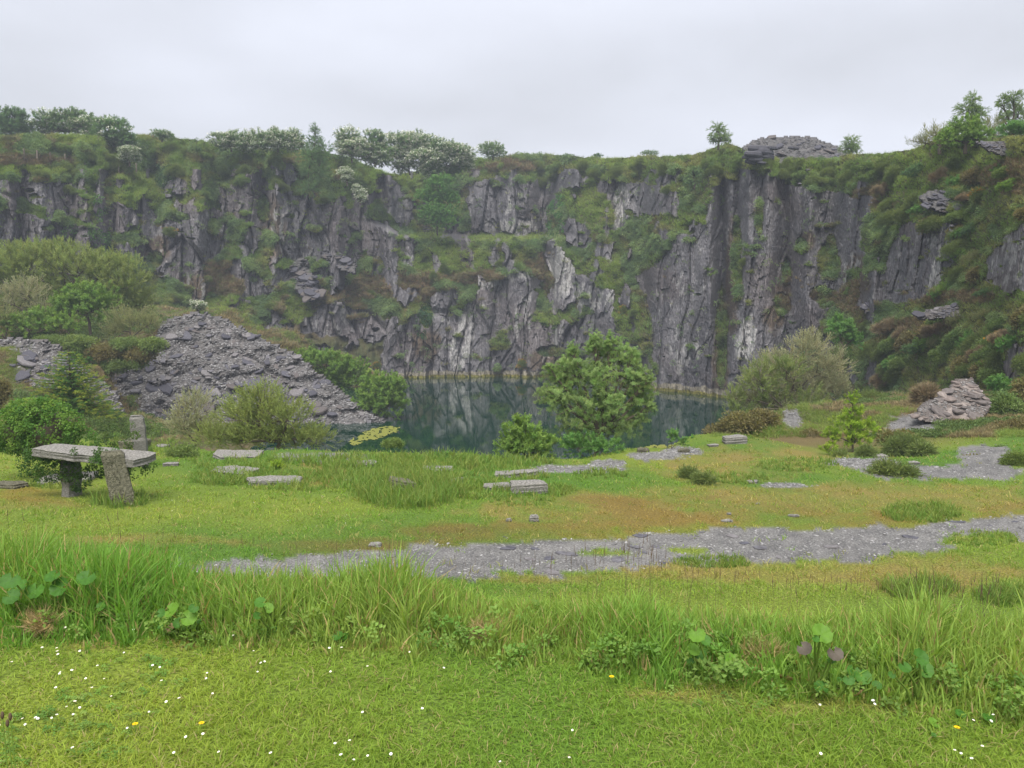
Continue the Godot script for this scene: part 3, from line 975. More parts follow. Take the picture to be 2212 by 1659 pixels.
func spruce(called: String, label: String, foot_: Array, d: float, top_y: float, half_w: float):
	rng.seed = 777
	var base := at(foot_[0], foot_[1], d)
	var h: float = (foot_[1] - top_y) * d / FL
	var rad := half_w * d / FL
	var o := thing(called, label, "conifer", base)
	var v := PackedVector3Array()
	var idx := PackedInt32Array()
	tube_into(v, idx, [Vector3(0, -0.3, 0), Vector3(0.03, h * 0.5, 0), Vector3(0, h * 1.0, 0)], 0.07, 0.01)
	var xs := []
	var cols := PackedColorArray()
	for lev in 26:
		var t := lev / 26.0
		var r := rad * pow(1.0 - t, 0.75) * rf(0.85, 1.12) + 0.06
		var n := 9 if lev < 18 else 6
		for b in n:
			var a := TAU * (b + rf(-0.3, 0.3)) / n + lev * 0.7
			var dir := Vector3(cos(a), 0, sin(a))
			var rr := r * rf(0.7, 1.1)
			var p0 := Vector3(0, h * (0.04 + 0.94 * t), 0)
			var steps := int(rr / 0.13) + 2
			var pts := []
			for s in steps:
				var u := float(s + 1) / steps
				var p := p0 + dir * rr * u + Vector3(0, -0.16 * rr * u + 0.22 * rr * u * u, 0)
				pts.append(p)
				for q in 2:
					var al := (dir * rf(0.4, 1.0) + Vector3(-dir.z, 0, dir.x) * rf(-0.9, 0.9) + Vector3(0, rf(-0.1, 0.3), 0)).normalized()
					var sc := rf(0.2, 0.34) * (1.1 - 0.4 * t)
					xs.append(Transform3D(basis_up(al, rf(0, TAU)) * Basis.from_scale(Vector3.ONE * sc), p))
					var tip := lin(0.38, 0.46, 0.1) if u > 0.5 and rng.randf() < 0.65 else lin(0.15, 0.3, 0.09)
					cols.append(vary(tip, 0.2))
			pts.push_front(p0)
			tube_into(v, idx, [pts[0], pts[pts.size() / 2], pts[pts.size() - 1]], 0.02, 0.006)
	mesh_in("trunk", tri_mesh(v, PackedColorArray(), idx), M.bark, o)
	tag(scatter("crown", L.needle, M.leaf, xs, cols, o), "", "", "", "stuff")

# ------------------------------------------------------------------ heaps of slate waste
func plane_d(px: float, py: float, p0: Vector3, nrm: Vector3) -> float:
	return (p0 - EYE).dot(nrm) / ray(px, py).dot(nrm)

func heap(called: String, label: String, category: String, outline: Array, p0: Vector3, nrm: Vector3, step: float, parts: int, small: int, size: Vector2, warm: float, seed_: int, bump := 0.5, shade := 1.0):
	rng.seed = 5000 + seed_
	var pg := poly(outline)
	var bb := box_of(pg).grow(step * 2.0)
	var o := thing(called, label, category, p0)
	var nx := int(bb.size.x / step) + 1
	var ny := int(bb.size.y / step) + 1
	var v := PackedVector3Array()
	var col := PackedColorArray()
	var idx := PackedInt32Array()
	var ins := PackedByteArray()
	for j in ny:
		for i in nx:
			var px := bb.position.x + i * step
			var py := bb.position.y + j * step
			var q := Vector2(px + n_fine.get_noise_2d(px * 4.0, py * 4.0) * step * 1.5, py + n_fine.get_noise_2d(px * 4.0, py * 4.0 + 99.0) * step * 1.5)
			var inside := Geometry2D.is_point_in_polygon(q, pg)
			ins.append(1 if inside else 0)
			var d := plane_d(px, py, p0, nrm)
			d += (n_mid.get_noise_2d(px * 2.5, py * 3.5) * bump + n_fine.get_noise_2d(px * 6.0, py * 8.0) * 0.25 * minf(bump * 2.0, 1.0)) * d / 55.0
			if not inside: d += 0.9 * d / 55.0
			v.append(at(px, py, d) - p0)
			var k := clampf(0.5 + n_fine.get_noise_2d(px * 8.0, py * 8.0), 0, 1) * shade
			col.append(lin(0.12, 0.118, 0.125).lerp(lin(0.23, 0.22, 0.22), k).lerp(lin(0.24, 0.19, 0.16), warm * (0.4 + 0.6 * clampf(n_mid.get_noise_2d(px * 2.0 + 70.0, py * 2.0) + 0.5, 0, 1))))
	for j in ny - 1:
		for i in nx - 1:
			var a := j * nx + i
			if ins[a] + ins[a + 1] + ins[a + nx] + ins[a + nx + 1] > 0:
				for e in [a, a + 1, a + nx, a + 1, a + nx + 1, a + nx]: idx.append(e)
	mesh_in("scree", tri_mesh(v, col, idx), M.soil, o)
	var xs := [[], [], []]
	var cols := [PackedColorArray(), PackedColorArray(), PackedColorArray()]
	var made := 0
	var tries := 0
	while made < parts + small and tries < (parts + small) * 8:
		tries += 1
		var px := rf(bb.position.x, bb.end.x)
		var py := rf(bb.position.y, bb.end.y)
		if not Geometry2D.is_point_in_polygon(Vector2(px, py), pg): continue
		var lumps := n_mid.get_noise_2d(px * 1.6 + 40.0, py * 3.0)
		var big := made < parts
		if big and lumps < rf(-0.45, 0.25): continue
		var d := plane_d(px, py, p0, nrm)
		d += n_mid.get_noise_2d(px * 2.5, py * 3.5) * bump * d / 55.0
		var s := rf(size.x, size.y) * (rf(0.8, 1.6) if rng.randf() < 0.25 else rf(0.5, 0.9)) if big else size.x * rf(0.2, 0.65)
		var up := (nrm * 0.8 + Vector3(0, 0.5, 0) + rdir() * rf(0.1, 0.55)).normalized()
		var xf := Transform3D(basis_up(up, rf(0, TAU)) * Basis.from_scale(Vector3(s, s * rf(0.7, 1.3), s)), at(px, py, d) - p0 + nrm * s * rf(-0.02, 0.1))
		if big:
			mesh_in("slate", L.slates[rng.randi() % 10], M.warm[rng.randi() % 3] if warm > 0.5 else M.slates[rng.randi() % 5 if shade > 0.8 else [1, 3, 4][rng.randi() % 3]], o, xf)
		else:
			var w := rng.randi() % 3
			xs[w].append(xf)
			var g := rf(0.07, 0.25) * shade
			cols[w].append(lin(g, g * 0.985, g * 1.01).lerp(lin(g * 1.06, g * 0.95, g * 0.88), warm * rng.randf()))
		made += 1
	for w in 3:
		if xs[w].size():
			var s := scatter("slate_fragments", L.chips[w], M.chip, xs[w], cols[w], o)
			s.set_meta("kind", "stuff")

# ------------------------------------------------------------------ slabs of stone
func lying(label: String, px: float, py: float, w: float, h: float, thick: float, seed_: int, material: Material, called := "slate_slab", category := "stone slab", ratio := 0.55, turn := 999.0, pitch := 0.0, roll := 0.0, group := ""):
	# a slab lying on the ground where the sight line through its lower edge meets it
	var p := on_ground(px, py + h * 0.5)
	var d := -p.z
	rng.seed = 3000 + seed_
	var wide := w * d / FL
	var deep := wide * ratio
	var ring := PackedVector2Array()
	var cut := rng.randi() % 4
	for i in 4:
		var sx: float = [1, -1, -1, 1][i]
		var sy: float = [1, 1, -1, -1][i]
		if i == cut:
			# a corner broken off
			var first := Vector2(sx * rf(0.3, 0.6), sy * rf(0.9, 1.0))
			var second := Vector2(sx * rf(0.85, 1.0), sy * rf(0.1, 0.5))
			var pair := [second, first] if i % 2 == 0 else [first, second]
			for q in pair: ring.append(Vector2(q.x * wide * 0.5, q.y * deep * 0.5))
		else:
			ring.append(Vector2(sx * wide * 0.5 * rf(0.72, 1.0), sy * deep * 0.5 * rf(0.75, 1.05)))
	var m := rough_slab(ring, thick, seed_)
	var b := Basis(Vector3.UP, turn if turn < 900.0 else rf(-0.2, 0.2)) * Basis(Vector3.RIGHT, pitch) * Basis(Vector3.BACK, roll)
	var q := Vector3(p.x, gat(p.x, d + deep * 0.4), p.z - deep * 0.4)
	var o := mesh_in(called, m, material, null, Transform3D(b * Basis(Vector3.RIGHT, rf(-0.03, 0.09)) * Basis(Vector3.BACK, rf(-0.06, 0.06)), q - Vector3(0, thick * 0.35, 0)))
	tag(o, label, category, group, "thing")
	return o

func make_table():
	var d := 13.2
	var c := at(205, 985, d)
	var o := thing("stone_table", "long grey slate slab table on a leaning brown stone leg", "stone table", Vector3(c.x, gat(c.x, d), c.z))
	var k := d / FL
	var top := c.y - o.position.y
	var ring := PackedVector2Array([Vector2(-136, 30), Vector2(-132, -30), Vector2(-40, -40), Vector2(128, -38), Vector2(136, -6), Vector2(130, 38), Vector2(-30, 40)])
	for i in ring.size(): ring[i] *= k
	var s := rough_slab(ring, 0.145, 61)
	mesh_in("table_slab", s, M.slab, o, Transform3D(Basis(Vector3.UP, -0.22) * Basis(Vector3.BACK, -0.05) * Basis(Vector3.RIGHT, 0.05), Vector3(0, top - 0.05, 0)))
	# the leaning leg in front and a squat block that carries the far end
	var leg := PackedVector2Array([Vector2(-0.17, 0.1), Vector2(-0.18, -0.09), Vector2(0.13, -0.12), Vector2(0.17, 0.03), Vector2(0.08, 0.12)])
	var lp := at(274, 1090, d - 0.5)
	var m := rough_slab(leg, 1.02, 62, Vector2(-0.2, -0.05))
	mesh_in("leg", m, M.mossy, o, Transform3D(Basis(Vector3.UP, 0.15), Vector3(lp.x, gat(lp.x, d - 0.5) - 0.12, lp.z) - o.position))
	mesh_in("leg", rough_slab(leg, top, 63), M.slab, o, Transform3D(Basis(Vector3.UP, 1.2) * Basis.from_scale(Vector3(1.0, 1, 1.2)), Vector3(-0.6, -0.1, -0.35)))

func make_stones():
	make_table()
	# the upright stone behind the table
	var up := at(308, 975, 16.5)
	up.y = gat(up.x, 16.5)
	var ring := PackedVector2Array([Vector2(-0.14, 0.08), Vector2(-0.15, -0.07), Vector2(0.13, -0.09), Vector2(0.15, 0.05)])
	tag(mesh_in("standing_stone", rough_slab(ring, 1.2, 66, Vector2(-0.1, 0)), M.slab, null, Transform3D(Basis(Vector3.UP, 0.3), up - Vector3(0, 0.1, 0))), "upright grey slate post behind right end of the stone table", "standing stone")
	lying("low boulder half hidden under ivy beside the upright slate post", 285, 950, 60, 60, 0.5, 67, M.mossy, "boulder", "boulder", 0.8)
	lying("flat grey slab with stepped edge in grass before the stone table", 124, 1030, 120, 30, 0.13, 1, M.slab, "slate_slab", "stone slab", 0.7, 0.25)
	lying("brown slab cut off at left edge of lawn below ivy", 5, 1042, 90, 26, 0.12, 2, M.mossy, "slate_slab", "stone slab", 0.6, -0.2)
	lying("grey slab in front of yellow willow, farthest of three by the table", 500, 980, 112, 22, 0.14, 3, M.slab, "slate_slab", "stone slab", 0.6, 0.15)
	lying("thin grey slab half sunk in grass, middle of three by the table", 496, 1014, 106, 26, 0.12, 4, M.slab, "slate_slab", "stone slab", 0.7, -0.3)
	lying("long low block with straight front edge, nearest of three by the table", 590, 1037, 128, 22, 0.17, 5, M.slab, "slate_slab", "stone slab", 0.4, 0.08)
	lying("small flat stone in grass just right of the stone table", 364, 999, 32, 16, 0.08, 6, M.slab, "stone", "stone", 0.9)
	lying("dark flat slab at plateau edge left of centre", 782, 1001, 64, 16, 0.12, 7, M.slab, "slate_slab", "stone slab", 0.7)
	lying("long sunken slab in tall grass before the pond", 945, 1010, 74, 18, 0.1, 8, M.slab, "slate_slab", "stone slab", 0.6)
	lying("pale lichened boulder rising from the tall grass clump", 857, 1045, 66, 34, 0.32, 9, M.mossy, "boulder", "boulder", 0.7, 0.3, 0.0, -0.25)
	lying("slab edge peeping from grass behind the pale boulder", 833, 1026, 76, 10, 0.08, 10, M.slab, "slate_slab", "stone slab", 0.5)
	lying("small square slab in grass between boulder and grey block", 985, 1037, 36, 16, 0.12, 11, M.slab, "slate_slab", "stone slab", 0.8)
	lying("long pale slab lying just behind the grey block", 1115, 1024, 104, 14, 0.15, 12, M.slab, "slate_slab", "stone slab", 0.4, 0.05)
	lying("low flat rock touching left side of the grey block", 1075, 1050, 66, 18, 0.15, 13, M.slab, "slate_slab", "stone slab", 0.5)
	lying("thick grey split block, largest stone in front of the pond", 1141, 1050, 86, 34, 0.3, 14, M.slab, "slate_block", "stone block", 0.55, 0.1, 0.0, 0.05)
	lying("sliver of slate in grass left of the tall grass clump", 750, 1037, 26, 8, 0.05, 15, M.slab, "stone", "stone", 0.8)
	lying("grey slab on bank edge right of the pond", 1590, 950, 58, 18, 0.3, 16, M.slab, "slate_slab", "stone slab", 0.6, 0.3)
	lying("thin pale slate on grass below the bank-edge slab", 1543, 962, 26, 6, 0.06, 17, M.slab, "stone", "stone", 0.8)
	lying("dark block at pond edge beside yellow algae", 1478, 972, 28, 12, 0.14, 18, M.mossy, "slate_block", "stone block", 0.7)
	lying("dark slate on gravel beside the round gorse bush", 1976, 1000, 24, 9, 0.1, 19, M.slab, "stone", "stone", 0.7)
	lying("flat stone under gorse at top of right gravel patch", 1900, 985, 50, 8, 0.12, 20, M.slab, "stone", "stone", 0.5)
	lying("half buried grey slate in green turf right of centre", 1628, 1040, 30, 9, 0.06, 21, M.slab, "stone", "stone", 0.7)
	lying("rounded grey stone ringed with orange moss above the path", 1152, 1120, 24, 15, 0.13, 22, M.slab, "stone", "stone", 0.8)
	lying("small grey pebble left of the moss-ringed stone", 1097, 1124, 14, 7, 0.06, 23, M.slab, "stone", "stone", 0.9)
	lying("flat slate in brown moss at left start of path", 808, 1175, 34, 14, 0.05, 24, M.slab, "stone", "stone", 0.8)
	lying("pointed slate shard lying across orange moss on the right", 1716, 1113, 24, 9, 0.05, 25, M.slab, "stone", "stone", 0.5, -0.6)
	lying("pale flat chip on orange moss near path edge", 1573, 1126, 24, 5, 0.04, 26, M.slab, "stone", "stone", 0.7)
	lying("small chip on orange moss above the pale flat one", 1576, 1110, 12, 5, 0.04, 27, M.slab, "stone", "stone", 0.8)
	lying("small chip at top of the orange moss patch", 1638, 1088, 12, 4, 0.03, 28, M.slab, "stone", "stone", 0.8)
	lying("dark stone poking from the pond bank under the tree", 1390, 972, 30, 10, 0.12, 29, M.mossy, "stone", "stone", 0.8)
	lying("low pale slab at grass edge beneath willow bushes", 345, 962, 30, 8, 0.1, 30, M.slab, "stone", "stone", 0.8)
	# larger flat slates trodden into the path
	rng.seed = 812
	var done := 0
	while done < 34:
		var px := rf(560, 2212)
		var py := rf(1120, 1255)
		if zone(px, py)[3] < 0.7: continue
		var p := on_ground(px, py)
		var s := rf(0.1, 0.3)
		var o := mesh_in("path_slate", L.slates[rng.randi() % 10], M.slates[rng.randi() % 3], null, Transform3D(basis_up(Vector3(0, 1, 0) + rdir() * 0.08, rf(0, TAU)) * Basis.from_scale(Vector3(s, s * 0.5, s)), p + Vector3(0, 0.005, 0)))
		tag(o, "flat pale slate trodden into the gravel path", "slate", "flat slates in the gravel path")
		done += 1

# ------------------------------------------------------------------ grass
var bv := PackedVector3Array()
var bc := PackedColorArray()
var bi := PackedInt32Array()

func blade(p: Vector3, h: float, w: float, out: Vector3, bend: float, segs: int, c: Color):
	# one blade of grass, grown from p, leaning along out
	var tw := rng.randf() * TAU
	var side := Vector3(cos(tw), 0, sin(tw)) * w * 0.5
	var k := bv.size()
	var low := minf(bend / h, 1.4) * 0.35
	for s in segs:
		var t := float(s) / segs
		var q := p + out * (bend * t * t)
		q.y += h * (t - low * t * t)
		var e := side * (1.0 - 0.7 * t * t)
		bv.append(q - e)
		bv.append(q + e)
		bc.append(c)
		bc.append(c)
	bv.append(p + out * bend + Vector3(0, h * (1.0 - low), 0))
	bc.append(c)
	for s in segs - 1:
		var o := k + s * 2
		bi.append(o)
		bi.append(o + 2)
		bi.append(o + 1)
		bi.append(o + 1)
		bi.append(o + 2)
		bi.append(o + 3)
	var o2 := k + segs * 2 - 2
	bi.append(o2)
	bi.append(o2 + 2)
	bi.append(o2 + 1)

func grown(called: String, label: String, category: String, m: Material):
	tag(mesh_in(called, tri_mesh(bv, bc, bi), m), label, category, "", "stuff")
	bv = PackedVector3Array()
	bc = PackedColorArray()
	bi = PackedInt32Array()

func make_grass():
	rng.seed = 600
	var gx := []
	var gc := PackedColorArray()
	# short turf, sown evenly over the picture's ground
	for i in 31000:
		var d := 1.0 / lerpf(1.0 / 2.1, 1.0 / 30.0, pow(rng.randf(), 0.8))
		var x := rf(-0.88, 0.88) * d
		var p := Vector3(x, gat(x, d), -d)
		if p.y < -1.95: continue
		var q := to_px(p)
		if q.x < -330 or q.x > 2540: continue
		var z := zone(q.x, q.y)
		var n := n_fine.get_noise_2d(p.x * 90.0, p.z * 90.0)
		if z[0] + n * 0.3 > 0.45:
			for g in 2:
				if rng.randf() < 0.6: continue
				var s := rf(0.02, 0.055) * (1.0 if d < 12 else 1.6)
				var gp := p + Vector3(rf(-0.1, 0.1), s * 0.05, rf(-0.15, 0.15))
				gx.append(Transform3D(basis_up(Vector3(0, 1, 0) + rdir() * 0.35, rf(0, TAU)) * Basis.from_scale(Vector3(s, s, s)), gp))
				var tone := rf(0.16, 0.42)
				gc.append(lin(tone, tone * 0.99, tone * 1.02))
			continue
		if z[1] > 0.5 and rng.randf() < 0.5: continue
		var h := 0.05 * (1.0 - 0.45 * maxf(z[1], z[2])) * (1.0 + 0.4 * smoothstep(8, 20, d)) * (1.0 + 0.7 * n_mid.get_noise_2d(p.x * 80.0, p.z * 80.0))
		var c := ground_color(q.x, q.y, p)
		var spread := 0.012 * d
		for b in 7:
			var bx := x + rf(-1, 1) * spread
			var bd := d + rf(-1, 1) * spread * 1.4
			var hh := h * rf(0.5, 1.25)
			var a := rng.randf() * TAU
			var k := vary(c * 1.25, 0.2)
			if rng.randf() < 0.09: k = lin(0.42, 0.36, 0.17)
			blade(Vector3(bx, gat(bx, bd) - 0.004, -bd), hh, maxf(0.0045, 0.0011 * d) * rf(0.8, 1.3), Vector3(cos(a), 0, sin(a)), hh * rf(0.3, 1.7), 2, k)
	for i in 30000:
		var px := rf(440, 2240)
		var py := rf(1100, 1262)
		if rng.randf() < 0.3:
			var e: Array = gravel_spots[rng.randi() % gravel_spots.size()]
			px = e[0] + rf(-1.2, 1.2) * e[2]
			py = e[1] + rf(-1.2, 1.2) * e[3]
		if zone(px, py)[0] < rf(0.02, 0.95): continue
		var p := on_ground(px, py, 7.5, 40.0)
		if -p.z > 36.0: continue
		var s := -p.z * rf(0.0013, 0.0034) * (2.4 if rng.randf() < 0.06 else 1.0)
		gx.append(Transform3D(basis_up(Vector3(0, 1, 0) + rdir() * 0.3, rf(0, TAU)) * Basis.from_scale(Vector3(s, s * 0.9, s)), p + Vector3(0, s * 0.04, 0)))
		var tone := rf(0.1, 0.3)
		gc.append(lin(tone, tone * 0.99, tone * 0.995))
	# tufts and dead stems over the rougher terrace
	for i in 5200:
		var d := 1.0 / lerpf(1.0 / 8.2, 1.0 / 30.0, rng.randf())
		var x := rf(-0.7, 0.7) * d
		var p := Vector3(x, gat(x, d), -d)
		if p.y < -1.95: continue
		var q := to_px(p)
		var z := zone(q.x, q.y)
		if z[0] > 0.5 and rng.randf() < 0.93: continue
		var c := ground_color(q.x, q.y, p) if z[0] < 0.4 else lin(0.2, 0.26, 0.06)
		c = c.lerp(lin(0.14, 0.28, 0.04), rf(0.0, 0.7)) if rng.randf() < 0.5 else c.lerp(lin(0.42, 0.35, 0.16), rf(0, 0.7))
		var h := rf(0.05, 0.12) * (1.0 if z[1] < 0.5 else 0.6)
		for b in 7:
			var bx := x + rf(-1, 1) * 0.07
			var bd := d + rf(-1, 1) * 0.09
			var a := rng.randf() * TAU
			blade(Vector3(bx, gat(bx, bd) - 0.004, -bd), h * rf(0.4, 1.2), 0.001 * d * rf(0.8, 1.3), Vector3(cos(a), 0, sin(a)), h * rf(0.2, 1.2), 2, vary(c * 1.2, 0.2))
	grown("grass", "short mown turf over the bank and plateau", "grass", M.leaf)
	tag(scatter("gravel", L.chips[1], M.chip, gx, gc), "grey slate chips of the path and bare patches", "gravel", "", "stuff")

var verge_front := [0, 1372, 300, 1385, 600, 1395, 900, 1410, 1100, 1425, 1300, 1450, 1500, 1478, 1700, 1510, 1900, 1530, 2212, 1570, 2500, 1590]
var verge_tall := [0, 0.28, 300, 0.27, 400, 0.22, 520, 0.2, 680, 0.17, 780, 0.21, 860, 0.26, 950, 0.17, 1080, 0.15, 1230, 0.21, 1380, 0.29, 1470, 0.17, 1700, 0.15, 1900, 0.17, 1980, 0.24, 2060, 0.2, 2212, 0.24]

func make_verge():
	rng.seed = 610
	for i in 6500:
		var px := rf(-360, 2600)
		var front := table(verge_front, px) + n_mid.get_noise_2d(px * 2.0, 3.0) * 36.0 + n_fine.get_noise_2d(px * 6.0, 3.0) * 14.0 + rf(-10, 10)
		var p0 := on_ground(px, front, 2.2, 9.0)
		var t := pow(rng.randf(), 1.25)
		var d := -p0.z + t * (1.2 if px < 400 else 0.95)
		var x := p0.x * d / -p0.z
		var a := n_mid.get_noise_2d(x * 50.0, d * 50.0)
		var b := n_big.get_noise_2d(x * 60.0 + 40.0, d * 60.0)
		var h := table(verge_tall, px) * rf(0.6, 1.25) * (1.0 + a * 0.9) * (0.2 + 0.8 * smoothstep(0.0, 0.3, t)) * smoothstep(1.15, 0.7, t)
		if h < 0.05 or a < -0.36: continue
		var c := lin(0.18, 0.35, 0.055).lerp(lin(0.34, 0.44, 0.1), clampf(0.45 + b * 1.2 + smoothstep(1200, 1700, px) * 0.25, 0, 1))
		var lean := Vector3(rf(-1, 1), 0, rf(-1, 1)) * 0.12
		for k in 16:
			var dir := Vector2.from_angle(rng.randf() * TAU)
			var r := 0.055 * sqrt(rng.randf())
			var bx := x + dir.x * r
			var bd := d + dir.y * r
			var hh := h * rf(0.4, 1.1)
			var tone := vary(c, 0.22)
			if rng.randf() < 0.1: tone = vary(lin(0.42, 0.34, 0.15), 0.2)
			var ob := rng.randf() * TAU
			blade(Vector3(bx, gat(bx, bd) - 0.01, -bd), hh, 0.0085 * rf(0.6, 1.4), Vector3(cos(ob), 0, sin(ob)) + lean, hh * rf(0.05, 0.65), 4, tone)
	grown("tall_grass", "tall unmown grass verge along the edge of the lawn", "tall grass", M.leaf)
	# clover and dock leaves among the grass
	var wx := []
	var wc := PackedColorArray()
	for i in 1150:
		var verge := i < 150
		var px := rf(-60, 2270)
		var front := table(verge_front, px)
		var p := on_ground(px, front + (rf(-70, 16) if verge else rf(20, 1658 - front)), 2.1, 9.0)
		if not verge and n_mid.get_noise_2d(p.x * 70.0 + 30.0, p.z * 70.0) < 0.08: continue
		var s := rf(0.03, 0.07) if verge else rf(0.012, 0.03)
		wx.append(Transform3D(basis_up(Vector3(0, 1, 0.1) + rdir() * 0.3, rf(0, TAU)) * Basis.from_scale(Vector3(s, s * (0.9 if verge else 0.5), s)), p + Vector3(0, 0.012 + (rf(0, 0.12) if verge else 0.0), 0)))
		wc.append(vary(lin(0.16, 0.32, 0.06).lerp(lin(0.26, 0.38, 0.09), rng.randf()), 0.2))
	tag(scatter("weeds", L.ivy, M.leaf, wx, wc), "clover and dock leaves among the grass", "weeds", "", "stuff")
	# longer grass round the stones and along the plateau's lip
	var patches := [[880, 1060, 120, 40, 0.34, 420], [640, 1040, 130, 24, 0.2, 200], [1060, 1065, 90, 16, 0.18, 130], [260, 1085, 55, 14, 0.24, 90], [130, 1045, 70, 14, 0.16, 90], [480, 1035, 70, 16, 0.2, 130], [900, 1000, 300, 16, 0.25, 500], [1990, 1110, 85, 20, 0.14, 260], [1720, 1005, 90, 14, 0.13, 130], [1600, 1035, 60, 12, 0.12, 90], [1640, 935, 60, 20, 0.16, 90], [520, 1000, 120, 22, 0.18, 150], [1180, 1060, 60, 14, 0.15, 90], [1540, 1215, 90, 12, 0.1, 130], [2120, 1165, 80, 18, 0.08, 120], [300, 950, 80, 40, 0.25, 160], [800, 1030, 120, 26, 0.25, 260], [1020, 1030, 160, 24, 0.2, 220], [1300, 1025, 60, 10, 0.14, 80], [1990, 1275, 80, 20, 0.18, 200], [2170, 1290, 60, 20, 0.18, 140], [1130, 1085, 70, 10, 0.1, 60]]
	for e in patches:
		for i in e[5]:
			var dir := Vector2.from_angle(rf(0, TAU)) * sqrt(rng.randf())
			var p := on_ground(e[0] + dir.x * e[2], e[1] + dir.y * e[3], 4.0, 40.0)
			if -p.z > 34: continue
			var h: float = e[4] * rf(0.6, 1.3)
			var c := lin(0.14, 0.27, 0.045).lerp(lin(0.26, 0.31, 0.08), rng.randf())
			var d := -p.z
			for k in 9:
				var dir2 := Vector2.from_angle(rng.randf() * TAU)
				var bx := p.x + dir2.x * h * 0.3
				var bd := d + dir2.y * h * 0.3
				var hh := h * rf(0.4, 1.1)
				var ob := rng.randf() * TAU
				blade(Vector3(bx, gat(bx, bd) - 0.01, -bd), hh, maxf(0.006, d * 0.0011) * rf(0.7, 1.2), Vector3(cos(ob), 0, sin(ob)), hh * rf(0.1, 0.9), 3, vary(c, 0.2))
	grown("long_grass", "long grass growing round the slabs and along the plateau lip", "long grass", M.leaf)

